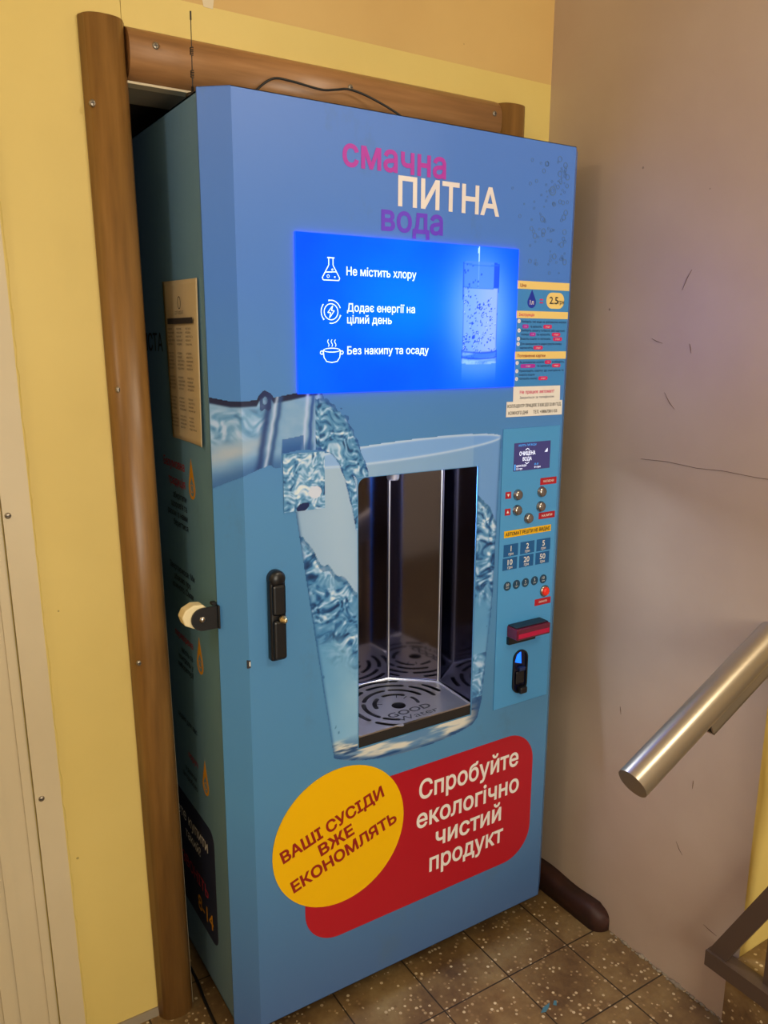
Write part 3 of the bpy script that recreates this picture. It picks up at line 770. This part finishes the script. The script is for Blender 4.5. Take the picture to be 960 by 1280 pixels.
tx = MB(); tx.text('Не містить хлору', 0.0212, 0.217, 1.6135, M_scrt, FP, bold=0.014, width=0.159); sub(tx, 'panel_lettering', fr); tx = MB()
tx.text('Додає енергії на', 0.0206, 0.218, 1.5475, M_scrt, FP, bold=0.014, width=0.156)
tx.text('цілий день', 0.0206, 0.218, 1.5255, M_scrt, FP, bold=0.014, width=0.101); sub(tx, 'panel_lettering', fr); tx = MB()
tx.text('Без накипу та осаду', 0.0206, 0.218, 1.4675, M_scrt, FP, bold=0.014, width=0.191)
sub(tx, 'panel_lettering', fr)
LW = 0.0017
ic = MB()   # flask
fl = [(0.1795, 1.642), (0.1795, 1.630), (0.1655, 1.607), (0.1675, 1.603), (0.2005, 1.603), (0.2025, 1.607), (0.1885, 1.630), (0.1885, 1.642)]
for p, q in zip(fl, fl[1:]): ic.shape([line(p, q, LW)], M_scrt, FP, 0.0003)
ic.shape([line((0.1765, 1.643), (0.1915, 1.643), LW * 1.3)], M_scrt, FP, 0.0003); ic.shape([line((0.172, 1.617), (0.196, 1.6185), LW)], M_scrt, FP, 0.0003)
for x, y, r in ((0.178, 1.610, 0.003), (0.187, 1.622, 0.002), (0.192, 1.609, 0.0015)): ic.shape(ring(x, y, r, 0.001, 14), M_scrt, FP, 0.0003)
sub(ic, 'panel_icon', fr, 'outline icon of a laboratory flask')
ic = MB()   # energy bolt in a circle with arrows
ic.shape(ring(0.1835, 1.546, 0.0155, LW, 28), M_scrt, FP, 0.0003)
for a0 in (20, 140, 260):
    P = [(0.1835 + 0.021 * math.cos(math.radians(a0 + k * 9)), 1.546 + 0.021 * math.sin(math.radians(a0 + k * 9))) for k in range(10)]
    for p, q in zip(P, P[1:]): ic.shape([line(p, q, LW)], M_scrt, FP, 0.0003)
    ic.shape([circ(P[-1][0], P[-1][1], 0.0022, 3)], M_scrt, FP, 0.0003)
bo = [(0.187, 1.557), (0.1765, 1.5445), (0.1825, 1.5445), (0.180, 1.535), (0.1905, 1.548), (0.1845, 1.548), (0.187, 1.557)]
for p, q in zip(bo, bo[1:]): ic.shape([line(p, q, LW * 0.9)], M_scrt, FP, 0.0003)
sub(ic, 'panel_icon', fr, 'outline icon of a lightning bolt in a circle')
ic = MB()   # steaming pot
ic.shape(ring(0.1845, 1.4755, 0.0185, LW, 28, 0.0045), M_scrt, FP, 0.0003)
po_ = [(0.166, 1.4755), (0.1675, 1.462), (0.173, 1.4545), (0.1845, 1.4525), (0.196, 1.4545), (0.2015, 1.462), (0.203, 1.4755)]
for p, q in zip(po_, po_[1:]): ic.shape([line(p, q, LW)], M_scrt, FP, 0.0003)
for sgn in (-1, 1): ic.shape(ring(0.1845 + sgn * 0.0215, 1.471, 0.004, LW, 14), M_scrt, FP, 0.0003)
for x in (0.177, 0.1845, 0.192):
    P = [(x + 0.0016 * math.sin(k * 1.1), 1.482 + k * 0.0022) for k in range(7)]
    for p, q in zip(P, P[1:]): ic.shape([line(p, q, LW * 0.8)], M_scrt, FP, 0.0003)
sub(ic, 'panel_icon', fr, 'outline icon of a steaming pot')

# price and instruction sheet
ps = MB(); ps.shape([[(0.6435, 1.3945), (0.797, 1.394), (0.801, 1.6215), (0.6445, 1.621)]], M_sheet, front(0.0), 0.0006)
F1 = front(0.0006); F2 = front(0.0010); F3 = front(0.0014)
for z0, z1, tt_, m_ in ((1.6045, 1.6213, 'Ціна', M_maroon), (1.5425, 1.558, 'Інструкція', M_pink), (1.4540, 1.4705, 'Поповнення картки', M_maroon)):
    ps.shape([[(0.644, z0), (0.8, z0), (0.8, z1), (0.644, z1)]], M_cream, F1, 0.0004)
    ps.text(tt_, 0.0088, 0.653, z0 + 0.0045, m_, F2, bold=0.012)
drop = [(0.6885, 1.6035)] + [(0.6885 + 0.0125 * math.cos(math.radians(a)), 1.577 + 0.0125 * math.sin(math.radians(a))) for a in range(20, -201, -20)]
ps.shape([drop], mat('droplet_blue', (28, 52, 176), 0.4), F1, 0.0004); ps.text('1л', 0.0135, 0.6885, 1.572, M_white, F2, 'CENTER', 0.012)
for dz in (0.0032, -0.0032): ps.shape([[(0.712, 1.580 + dz - 0.0014), (0.722, 1.580 + dz - 0.0014), (0.722, 1.580 + dz + 0.0014), (0.712, 1.580 + dz + 0.0014)]], M_pink, F1, 0.0004)
ps.shape([rrect(0.732, 1.5645, 0.786, 1.5995, 0.0165)], M_cream, F1, 0.0004)
ps.text('2.5', 0.022, 0.741, 1.575, M_ink, F2, bold=0.018, width=0.026); ps.text('грн', 0.013, 0.7675, 1.575, M_ink, F2, bold=0.016, width=0.018)
rows = [(1.533, 0.662, 'Виберіть тип води за допомогою кнопок', 0.796), (1.5225, 0.687, 'та натисніть', 0.721), (1.514, 0.662, 'Виберіть оплату готівкою або карткою', 0.793), (1.5055, 0.662, 'кнопкою', 0.684), (1.5055, 0.707, 'та натисніть', 0.748),
        (1.496, 0.660, 'Внесіть кошти та натисніть', 0.750), (1.485, 0.660, 'Для завершення та видачі решти кнопку', 0.785), (1.4765, 0.660, 'натисніть', 0.697),
        (1.445, 0.660, 'За допомогою кнопок', 0.733), (1.445, 0.758, 'виберіть', 0.796), (1.4365, 0.712, 'та натисніть', 0.757), (1.426, 0.660, 'Прикладіть картку до зчитувача та', 0.795), (1.4175, 0.660, 'внесіть кошти', 0.706), (1.409, 0.660, 'Натисніть кнопку', 0.715)]
for z, x0, s_, x1 in rows: ps.text(s_, 0.0068, x0, z, M_navy, F1, bold=0.008, width=x1 - x0)
for x, z, hw_, m_ in ((0.673, 1.525, 0.009, M_mag), (0.739, 1.525, 0.013, M_pink), (0.695, 1.508, 0.009, M_mag), (0.766, 1.508, 0.013, M_pink), (0.771, 1.498, 0.014, M_pink), (0.713, 1.479, 0.014, M_pink), (0.745, 1.447, 0.010, M_pink), (0.685, 1.439, 0.022, M_mag), (0.771, 1.439, 0.013, M_pink), (0.732, 1.411, 0.014, M_pink)):
    ps.shape([rrect(x - hw_, z - 0.0042, x + hw_, z + 0.0042, 0.0040, 4)], m_, F2, 0.0004); ps.text('старт' if hw_ > 0.012 else '1 л', 0.0052, x, z - 0.0018, M_white, F3, 'CENTER')
for k, (x, z) in enumerate(((0.654, 1.536), (0.655, 1.516), (0.654, 1.498), (0.654, 1.487), (0.653, 1.446), (0.653, 1.428), (0.653, 1.411))):
    ps.shape([circ(x, z, 0.0044, 14)], M_white, F1, 0.0004); ps.text('1234123'[k], 0.005, x, z - 0.0018, M_navy, F2, 'CENTER')
ps.build('price_sheet', vm, 'blue price and instruction sheet with cream bands')
cl = MB(); cl.shape([[(0.6455, 1.3605), (0.788, 1.3600), (0.787, 1.3935), (0.645, 1.3940)]], M_white, front(0.0006), 0.0004)
cl.text('Не працює автомат?', 0.0105, 0.716, 1.378, M_pink, F2, 'CENTER', 0.014, width=0.104); cl.text('Зверніться за телефоном', 0.0075, 0.716, 1.3665, M_navy, F2, 'CENTER', width=0.104)
cl.build('contact_label', vm, 'white label with pink question line')
cl = MB(); cl.shape([[(0.626, 1.3275), (0.796, 1.3262), (0.7955, 1.3598), (0.6262, 1.3612)]], M_white, front(0.0012), 0.0004)
cl.text('КОЛЛ-ЦЕНТР ПРАЦЮЄ З 8.00 ДО 22.00 ГОД.', 0.0098, 0.629, 1.3478, M_ink, front(0.0016), 'LEFT', 0.016, width=0.163)
cl.text('КОЖНОГО ДНЯ', 0.0098, 0.632, 1.3325, M_ink, front(0.0016), 'LEFT', 0.016, width=0.058); cl.text('ТЕЛ. +380673811155', 0.0098, 0.706, 1.3325, M_ink, front(0.0016), 'LEFT', 0.016, width=0.074)
cl.build('phone_strip', vm, 'white paper strip with black phone line text')

# control panel
cp = MB().box((0.6195, -0.0025, 0.6245), (0.7925, 0.0, 1.3015), M_cyan, 0.0008, 1).build('control_panel', vm, 'light blue control panel plate')
CO = 0.0025
def csub(mb, name, label=None): return sub(mb, name, cp, label)
C0, C1, C2, C3 = front(CO), front(CO + 0.0005), front(CO + 0.0012), front(CO + 0.0016)
lc = MB().box((0.6525, -CO - 0.001, 1.203), (0.764, -CO + 0.001, 1.2675), M_lcd, 0.0006, 1)
lc.text('ОБЕРІТЬ ТИП ВОДИ', 0.0062, 0.664, 1.2595, M_lcdb, C2, width=0.054)
lc.text('ОЧИЩЕНА', 0.0125, 0.692, 1.2385, M_lcdt, C2, 'CENTER', 0.012, width=0.048); lc.text('ВОДА', 0.0115, 0.692, 1.2260, M_lcdt, C2, 'CENTER', 0.012, width=0.027)
for sg, z in ((1, 1.252), (-1, 1.2205)):
    lc.shape([line((0.686, z - sg * 0.0015), (0.692, z + sg * 0.002), 0.0013)], M_lcdt, C2, 0.0003); lc.shape([line((0.692, z + sg * 0.002), (0.698, z - sg * 0.0015), 0.0013)], M_lcdt, C2, 0.0003)
lc.text('ЦІНА ВОДИ', 0.0058, 0.660, 1.2130, M_lcdt, C2, bold=0.01, width=0.030); lc.text('2.5 грн', 0.0058, 0.660, 1.2065, M_lcdt, C2, bold=0.01, width=0.018)
lc.shape([[(0.6545, 1.2055), (0.6575, 1.2055), (0.6575, 1.2190), (0.6545, 1.2190)]], M_lcdb, C2, 0.0003)
lc.text('0.0', 0.0058, 0.715, 1.2140, M_lcdb, C2, width=0.012); lc.text('0 грн', 0.0062, 0.715, 1.2070, M_lcdt, C2, bold=0.01, width=0.019)
for k in range(4): lc.shape([[(0.746 + k * 0.0022, 1.242), (0.7475 + k * 0.0022, 1.242), (0.7475 + k * 0.0022, 1.244 + k * 0.0022), (0.746 + k * 0.0022, 1.244 + k * 0.0022)]], M_lcdt, C2, 0.0003)
csub(lc, 'lcd_screen', 'small dark display showing white text')
def tagplate(x0, z0, x1, z1, m, txt, size, tm, name, label, bold=0.012, wd=None):
    q = MB(); q.shape([[(x0, z0), (x1, z0), (x1, z1), (x0, z1)]], m, C0, 0.0005); q.text(txt, size, (x0 + x1) / 2, (z0 + z1) / 2 - size * 0.36, tm, C1, 'CENTER', bold, width=wd)
    csub(q, name, label)
tagplate(0.737, 1.164, 0.7885, 1.1805, M_red, 'НАТИСНИ', 0.0075, M_white, 'button_label', 'red label above the upper right button', wd=0.033)
tagplate(0.737, 1.0820, 0.7885, 1.0975, M_red, 'НАЛИТИ', 0.0075, M_white, 'button_label', 'red label below the right buttons', wd=0.033)
tagplate(0.7370, 0.8672, 0.789, 0.8835, M_red, 'СКИНУТИ', 0.0070, M_white, 'button_label', 'red label below the lit red button', wd=0.026)
for z, ch in ((1.1495, -1), (1.1105, 1)):
    q = MB(); q.shape([[(0.632, z - 0.0078), (0.6485, z - 0.0078), (0.6485, z + 0.0078), (0.632, z + 0.0078)]], M_red, C0, 0.0005)
    q.shape([[(0.6365, z - ch * 0.003), (0.644, z - ch * 0.003), (0.64025, z + ch * 0.004)][::ch]], M_white, C1, 0.0003); csub(q, 'arrow_label')
tagplate(0.632, 1.0495, 0.778, 1.0655, M_yel, 'АВТОМАТ РЕШТИ НЕ ВИДАЄ', 0.0112, M_ink, 'no_change_label', 'yellow strip with black text', 0.022, 0.138)
def knob(x, z, m, r=0.0115, h=0.009):
    Ms = Matrix.Translation((x, -CO, z)) @ Matrix.Rotation(PI / 2, 4, 'X')
    return MB().lathe([(r * 1.12, 0.0), (r * 1.12, 0.0018), (r, 0.003), (r, h * 0.6), (r * 0.9, h * 0.85), (r * 0.6, h), (0.0005, h * 1.06)], m, Ms, 24)
for x, z in ((0.668, 1.148), (0.742, 1.148), (0.668, 1.112), (0.741, 1.113), (0.704, 1.089)): csub(knob(x, z, M_chrome), 'push_button', 'domed chrome push button')
csub(knob(0.767, 0.901, M_redled, 0.0105, 0.010).lathe([(0.0145, 0), (0.0145, 0.002), (0.0125, 0.0045), (0.0112, 0.0045)], M_chrome, Matrix.Translation((0.767, -CO, 0.901)) @ Matrix.Rotation(PI / 2, 4, 'X'), 24), 'push_button', 'lit red push button')
for (x, z, s_) in ((0.6545, 1.0185, '1'), (0.7055, 1.0185, '2'), (0.7565, 1.0185, '5'), (0.653, 0.986, '10'), (0.704, 0.986, '20'), (0.755, 0.986, '50')):
    q = MB(); q.shape([[(x - 0.0218, z - 0.0145), (x + 0.0218, z - 0.0145), (x + 0.0218, z + 0.0145), (x - 0.0218, z + 0.0145)]], M_tile, C0, 0.0005)
    q.text(s_, 0.0185, x, z - 0.0025, M_white, C1, 'CENTER', 0.014); q.text('грн', 0.0095, x, z - 0.0115, M_white, C1, 'CENTER', 0.01)
    csub(q, 'banknote_tile', 'dark blue tile reading %s грн' % s_)
for x, s_ in ((0.648, '50'), (0.676, '1'), (0.704, '2'), (0.733, '5'), (0.761, '10')):
    q = MB(); q.shape([circ(x, 0.932, 0.0112, 28)], M_icon, C0, 0.0005); q.text(s_, 0.0095, x, 0.9318, M_white, C1, 'CENTER', 0.0); q.text('коп' if s_ == '50' else 'грн', 0.0055, x, 0.9262, M_white, C1, 'CENTER'); csub(q, 'coin_icon', 'round dark icon reading %s' % s_)
ba = MB(); ba.box((0.652, -0.040, 0.806), (0.757, -CO + 0.001, 0.834), M_redgl, 0.003, 2); ba.box((0.656, -0.0405, 0.811), (0.753, -0.0398, 0.822), M_redgl2, 0.0002, 1)
ba.box((0.654, -0.034, 0.8342), (0.755, -0.003, 0.8362), M_black, 0.0008, 1); ba.box((0.652, -0.012, 0.787), (0.737, -CO + 0.001, 0.806), M_black, 0.001, 1)
csub(ba, 'banknote_acceptor', 'dark red glowing banknote slot')
cs = MB(); cs.shape([rrect(0.6745, 0.653, 0.7205, 0.7645, 0.0228, 10), rrect(0.6785, 0.657, 0.7165, 0.7605, 0.0188, 10)], M_black, front(CO), 0.004)
cs.shape([rrect(0.6765, 0.655, 0.7185, 0.7625, 0.020, 10)], mat('coin_recess', (8, 14, 44), 0.3), front(CO - 0.001), 0.0012)
cs.add([(0.681, -CO - 0.0008, 0.735), (0.702, -CO - 0.0008, 0.728), (0.698, -CO - 0.0020, 0.7605), (0.686, -CO - 0.0020, 0.754)], [[0, 1, 2, 3]], M_blueled)
cs.box((0.690, -CO - 0.010, 0.712), (0.709, -CO, 0.722), M_navy, 0.002, 2); cs.box((0.684, -CO - 0.004, 0.676), (0.711, -CO, 0.710), M_black, 0.003, 2)
cs.box((0.690, -CO - 0.016, 0.654), (0.713, -CO, 0.672), M_black, 0.004, 2)
csub(cs, 'coin_slot', 'black oval coin slot with blue light')

# slogan stickers
ss = MB(); ss.shape([rrect(0.110, 0.190, 0.757, 0.541, 0.085, 12)], M_red, front(0.0), 0.0006)
for s_, x, z, wd, sz in (('Спробуйте', 0.406, 0.4555, 0.302, 0.0655), ('екологічно', 0.400, 0.3825, 0.313, 0.0655), ('чистий', 0.456, 0.3185, 0.202, 0.0655), ('продукт', 0.439, 0.2555, 0.228, 0.0655)):
    ss.text(s_, sz, x, z, M_white, F1, 'LEFT', 0.020, width=wd)
ss.build('slogan_sticker', vm, 'red rounded slogan sticker with white lettering')
rs = MB(); rs.shape([circ(0.1995, 0.4365, 0.1635, 64)], M_yel, front(0.0008), 0.0005); FC = front(0.0013); A = math.radians(17.2)
rs.text('ВАШІ СУСІДИ', 0.0385, 0.1855, 0.4600, M_maroon, FC, 'CENTER', 0.032, width=0.262, rot=A)
rs.text('ВЖЕ', 0.0385, 0.1915, 0.4190, M_maroon, FC, 'CENTER', 0.032, width=0.088, rot=A)
rs.text('ЕКОНОМЛЯТЬ', 0.0385, 0.2145, 0.3830, M_maroon, FC, 'CENTER', 0.032, width=0.275, rot=A)
rs.build('savings_sticker', vm, 'yellow round sticker with tilted maroon lettering')

# door handle with key
dh = MB(); dh.box((0.040, -0.016, 0.880), (0.074, 0.0, 1.052), M_black, 0.006, 3)
dh.box((0.0435, -0.024, 0.885), (0.0705, -0.015, 0.965), M_black, 0.005, 3); dh.box((0.0435, -0.022, 0.975), (0.0705, -0.015, 1.036), M_black, 0.005, 3)
dh.lathe([(0.017, 0), (0.017, 0.014), (0.013, 0.019), (0.001, 0.020)], M_black, Matrix.Translation((0.057, 0.0, 1.046)) @ Matrix.Rotation(PI / 2, 4, 'X'), 20)
dho = dh.build('door_handle', vm, 'black swing handle on the door front')
Mk = Matrix.Translation((0.062, -0.0215, 0.967)) @ Matrix.Rotation(PI / 2, 4, 'X')
sub(MB().lathe([(0.0075, 0), (0.0075, 0.006), (0.0052, 0.008), (0.0052, 0.013), (0.003, 0.0155), (0.0003, 0.016)], M_brass, Mk, 18), 'key_cylinder', dho, 'brass key cylinder')

# lock hasp on the left edge
hp = MB(); poly = [(-0.043, 0.952), (-0.043, 0.997)] + [(-0.076 + 0.0225 * math.cos(math.radians(a)), 0.9745 + 0.0225 * math.sin(math.radians(a))) for a in range(90, 271, 15)]
hp.shape([poly], M_black, Matrix(((1, 0, 0, 0), (0, 0, -1, 0.0385), (0, 1, 0, 0), (0, 0, 0, 1))), 0.003)
hp.box((-0.0475, 0.030, 0.952), (-0.0435, 0.046, 0.998), M_black, 0.0006, 1); hp.box((-0.056, 0.040, 0.997), (-0.046, 0.052, 1.003), M_black, 0.001, 1)
hpo = hp.build('lock_hasp', vm, 'black metal hasp on the left door edge')
sub(MB().lathe([(0.0068, 0), (0.0068, 0.0012), (0.004, 0.0030), (0.0003, 0.0036)], M_chrome, Matrix.Translation((-0.077, 0.0354, 0.9745)) @ Matrix.Rotation(PI / 2, 4, 'X'), 18), 'rivet', hpo, 'shiny rivet')

# lettering down the left flank (mostly swallowed by the door recess)
SX = -0.043; S0 = side(SX, 0.0003)
def u_(y): return -y
sl = MB()
M_sred = mat('side_red_text', (176, 50, 70), 0.5); M_sdk = mat('side_dark_text', (24, 34, 56), 0.5)
for z, y, s_, m_, sz in ((1.232, 0.200, 'Безумовна', M_sred, 0.026), (1.196, 0.200, 'традиція', M_sred, 0.026), (1.168, 0.197, 'зберігати', M_sdk, 0.019), (1.148, 0.196, 'здоров’я та', M_sdk, 0.019), (1.128, 0.195, 'разом із нами', M_sdk, 0.019), (1.108, 0.194, 'берегтися', M_sdk, 0.019),
                         (1.006, 0.170, 'Звертаємося: Ми', M_sdk, 0.019), (0.984, 0.195, 'дбаємо про', M_sdk, 0.019), (0.964, 0.180, 'кожного, Смак', M_sdk, 0.019),
                         (0.850, 0.200, 'перевірена', M_sred, 0.022), (0.820, 0.205, 'якість та', M_sdk, 0.018), (0.800, 0.205, 'контроль у', M_sdk, 0.018), (0.780, 0.205, 'лабораторії', M_sdk, 0.018), (0.652, 0.200, 'щодня для вас', M_sdk, 0.018), (0.572, 0.205, 'поруч', M_sred, 0.022), (0.530, 0.22, 'з домом', M_sdk, 0.018), (0.508, 0.215, 'цілодобово', M_sdk, 0.018),
                         (1.47, 0.300, 'ЧИСТА', M_sdk, 0.05)):
    sl = MB().text(s_, sz, u_(y), z, m_, S0, 'RIGHT', 0.012); sl.build('side_lettering', vm)
M_orange = mat('side_droplet_yellow', (214, 150, 20), 0.45)
for z in (1.222, 0.850, 0.570):
    q = MB(); yc = 0.160; dp = [(u_(yc), z + 0.042)] + [(u_(yc) + 0.019 * math.cos(math.radians(a)), z - 0.018 + 0.022 * math.sin(math.radians(a))) for a in range(30, -211, -15)]
    di = [(u_(yc), z + 0.006)] + [(u_(yc) + 0.012 * math.cos(math.radians(a)), z - 0.018 + 0.016 * math.sin(math.radians(a))) for a in range(60, -241, -15)]
    q.shape([dp, di], M_orange, S0, 0.0003); q.shape(ring(u_(yc), z - 0.018, 0.0085, 0.0018, 18), M_orange, S0, 0.0003); q.build('side_droplet', vm, 'yellow droplet mark on the left flank')
q = MB(); q.shape([rrect(u_(0.52), 0.165, u_(0.124), 0.455, 0.03)], mat('side_box_navy', (30, 40, 70), 0.5), side(SX, 0.0), 0.0004)
S1 = side(SX, 0.0005); q.text('Хочете купити', 0.04, u_(0.165), 0.385, M_white, S1, 'RIGHT', 0.01); q.text('такий?', 0.034, u_(0.215), 0.345, M_white, S1, 'RIGHT', 0.01)
q.text('ДЗВОНІТЬ', 0.040, u_(0.175), 0.262, M_sred, S1, 'RIGHT', 0.012); q.text('8-14', 0.055, u_(0.150), 0.196, M_orange, S1, 'RIGHT', 0.012)
q.build('side_offer_box', vm, 'dark blue offer box with yellow digits on the left flank')

# ------------------------------------------------------------------ LOOSE THINGS
# taped notice on the flank
nt = MB(); V = []; F_ = []; nu, nv = 16, 30
for j in range(nv + 1):
    for i in range(nu + 1):
        a, b_ = i / nu, j / nv
        y = 0.278 - 0.206 * a - 0.018 * (1 - a) * (1 - b_); z = 1.297 + b_ * (0.309 - 0.004 * a) 
        ed = max(abs(2 * a - 1), abs(2 * b_ - 1)); off = 0.0016 + 0.0035 * (1 - ed) * (0.5 + 0.5 * noise.noise(Vector((a * 4, b_ * 6, 2)))) + (0.006 * a ** 6 * (1 - b_ * 0.6))
        V.append((SX - off, y, z))
for k in range(2):
    pass
n1 = (nu + 1) * (nv + 1); V += [(x + 0.0006, y, z) for x, y, z in V]
for j in range(nv):
    for i in range(nu):
        a = j * (nu + 1) + i; F_.append([a, a + nu + 1, a + nu + 2, a + 1]); F_.append([n1 + a, n1 + a + 1, n1 + a + nu + 2, n1 + a + nu + 1])
def edge(a, b_): F_.append([a, b_, n1 + b_, n1 + a])
for i in range(nu): edge(i, i + 1); edge(nv * (nu + 1) + i + 1, nv * (nu + 1) + i)
for j in range(nv): edge((j + 1) * (nu + 1), j * (nu + 1)); edge(j * (nu + 1) + nu, (j + 1) * (nu + 1) + nu)
nt.add(V, F_, M_paper, smooth=True)
SP = side(SX - 0.0064, 0.0)
nt.shape([[(u_(0.243), 1.523), (u_(0.098), 1.523), (u_(0.098), 1.534), (u_(0.243), 1.534)]], M_ink, SP, 0.0003)
nt.text('СЕРТИФІКАТ', 0.009, u_(0.170), 1.5405, M_ink, SP, 'CENTER', width=0.05)
nt.shape(ring(u_(0.168), 1.562, 0.009, 0.0016, 18, 0.012), M_ink, SP, 0.0003)
for blk, (zt, n) in enumerate(((1.512, 5), (1.466, 5), (1.420, 4), (1.380, 4), (1.345, 4))):
    for c_ in range(3):
        for r_ in range(n):
            x = -0.243 + 0.052 * c_; z = zt - 0.0072 * r_; wd = random.uniform(0.026, 0.040)
            nt.text(random.choice(('вода питна', 'показник', 'норма мг', 'жорсткість', 'нітрати')), 0.0062, x, z, M_ink, SP, width=wd)
nt.build('paper_notice', None, 'creased white paper notice taped to the left flank of the blue machine', 'paper')

# padlock behind the hasp
pk = MB()
Mp = Matrix.Translation((-0.086, 0.052, 0.980)) @ Matrix.Rotation(PI / 2, 4, 'X')
P = [(0.029 * math.cos(math.radians(a)), 0.024 * math.sin(math.radians(a))) for a in (20, 65, 100, 140, 175, 215, 260, 310)]
bb = bmesh.new(); vv = [bb.verts.new((x, y, -0.014)) for x, y in P]; f_ = bb.faces.new(vv); ex = bmesh.ops.extrude_face_region(bb, geom=[f_])
for v in ex['geom']:
    if isinstance(v, bmesh.types.BMVert): v.co.z = 0.012
bmesh.ops.recalc_face_normals(bb, faces=bb.faces[:]); bmesh.ops.bevel(bb, geom=bb.edges[:], offset=0.0022, segments=2, profile=0.5, affect='EDGES')
pk.bm(bb, M_ivory, Mp)
pk.build('padlock', None, 'small ivory coloured lock held behind the black hasp on the left edge', 'lock')

# antenna standing on top of the machine
an = thing('antenna', (-0.0297, 0.100, 1.905), 'thin black whip antenna with two coils standing on top of the machine', 'antenna')
ax, ay, az = -0.0297, 0.100, 1.905
MB().lathe([(0.0125, 0), (0.0125, 0.006), (0.010, 0.009), (0.003, 0.011), (0.0022, 0.020)], M_black, Matrix.Translation((ax, ay, az)), 20).build('magnetic_base', an)
wh = MB(); tilt = lambda z: (ax + 0.002 * (z - az) / 0.13, ay, z)
def coil(z0, z1, n):
    P = []
    for i in range(n * 12 + 1):
        t_ = i / (n * 12); z = z0 + (z1 - z0) * t_; b_ = tilt(z); P.append((b_[0] + 0.0026 * math.cos(2 * PI * n * t_), b_[1] + 0.0026 * math.sin(2 * PI * n * t_), z))
    return P
wh.tube([tilt(az + 0.018), tilt(1.9405)], 0.0011, M_rubber, 8); wh.tube([tilt(1.9505), tilt(1.9765)], 0.0009, M_rubber, 8); wh.tube([tilt(1.9875), tilt(2.0345)], 0.0008, M_rubber, 8)
wh.build('whip', an)
MB().tube(coil(1.9400, 1.9515, 4), 0.0009, M_rubber, 6).build('coil', an); MB().tube(coil(1.9760, 1.9880, 4), 0.0009, M_rubber, 6).build('coil', an)
MB().tube([tilt(2.031), tilt(2.0445)], 0.0016, M_rubber, 8).build('tip', an)

def smooth_path(P, n=8):
    P = [Vector(p) for p in P]; out = []
    for i in range(len(P) - 1):
        a, b_, c_, d = P[max(i - 1, 0)], P[i], P[i + 1], P[min(i + 2, len(P) - 1)]
        for k in range(n):
            t_ = k / n; out.append(0.5 * ((2 * b_) + (c_ - a) * t_ + (2 * a - 5 * b_ + 4 * c_ - d) * t_ ** 2 + (3 * b_ - a - 3 * c_ + d) * t_ ** 3))
    return out + [P[-1]]
MB().tube(smooth_path([(0.02, 0.10, 1.9115), (0.075, 0.125, 1.9115), (0.112, 0.148, 1.952), (0.147, 0.150, 1.978), (0.185, 0.150, 1.980), (0.25, 0.150, 1.975), (0.285, 0.150, 1.980), (0.315, 0.150, 1.985), (0.36, 0.145, 1.976), (0.425, 0.135, 1.950), (0.48, 0.12, 1.9115)]), 0.0022, M_rubber, 8)\
    .build('antenna_cable', None, 'thin black cable looping over the top of the blue machine against the lintel', 'cable')
MB().tube(smooth_path([(-0.060, 0.36, 0.004), (-0.058, 0.25, 0.004), (-0.064, 0.17, 0.004), (-0.066, 0.08, 0.0045), (-0.055, -0.02, 0.004), (-0.035, -0.10, 0.004), (-0.02, -0.2, 0.004)]), 0.0035, M_rubber, 8)\
    .build('power_cable', None, 'black cable on the floor by the lower left corner of the machine', 'cable')

# stair railing: handrail pipe with flat bar underneath, angle iron along the step, raking bar and upright
rl = thing('stair_railing', (0.867, -0.55, 0.183), 'silver pipe handrail on brown steel railing at the foot of the stairs', 'railing')
RY = -0.50
h0 = Vector((0.524, RY, 0.713)); hd = Vector((1, 0, 0.526)).normalized()
pipe = [h0 + hd * s_ for s_ in (0.0, 0.3, 0.6, 0.9, 1.5)]
RY2 = -0.56
def shift(v, dy): return Vector((v.x, v.y + dy, v.z))
MB().tube(pipe, 0.031, M_silver, 32).build('handrail', rl, 'silver painted pipe handrail')
mb = MB(); ang = math.atan(0.526); Mr = Matrix.Translation(h0) @ Matrix.Rotation(-ang, 4, 'Y')
mb.box((0.20, -0.020, -0.050), (1.5, 0.020, -0.046), M_silver, M=Mr); mb.box((0.20, -0.020, -0.0475), (1.5, -0.016, -0.024), M_silver, M=Mr); mb.box((0.20, 0.016, -0.0475), (1.5, 0.020, -0.024), M_silver, M=Mr)
mb.build('mounting_channel', rl, 'grey channel bar under the pipe')
ai = MB(); ai.box((0.8602, -1.70, 0.183), (0.892, -0.463, 0.187), M_iron); ai.box((0.856, -1.70, 0.150), (0.860, -0.463, 0.187), M_iron)
ai.build('step_edge_angle', rl, 'brown angle iron along the first step edge')
db_ = MB(); d = Vector((0, -0.078, 0.158)).normalized(); e_ = Vector((0, 0.158, 0.078)).normalized(); q0 = Vector((0.862, -0.4845, 0.188)); V = []
for x in (0.862, 0.874):
    V += [Vector((x, -0.466, 0.187)), Vector((x, -0.508, 0.187)), Vector((x, -0.508, 0.187)) + d * 0.55, Vector((x, -0.466, 0.187)) + d * 0.55]
db_.add(V, [[3, 2, 1, 0], [4, 5, 6, 7], [0, 1, 5, 4], [1, 2, 6, 5], [2, 3, 7, 6], [3, 0, 4, 7]], M_iron); db_.build('raking_bar', rl, 'brown raking flat bar')
up_ = MB(); up_.box((0.876, -0.604, 0.185), (0.892, -0.586, 0.885), M_iron); up_.build('upright', rl, 'brown square upright')
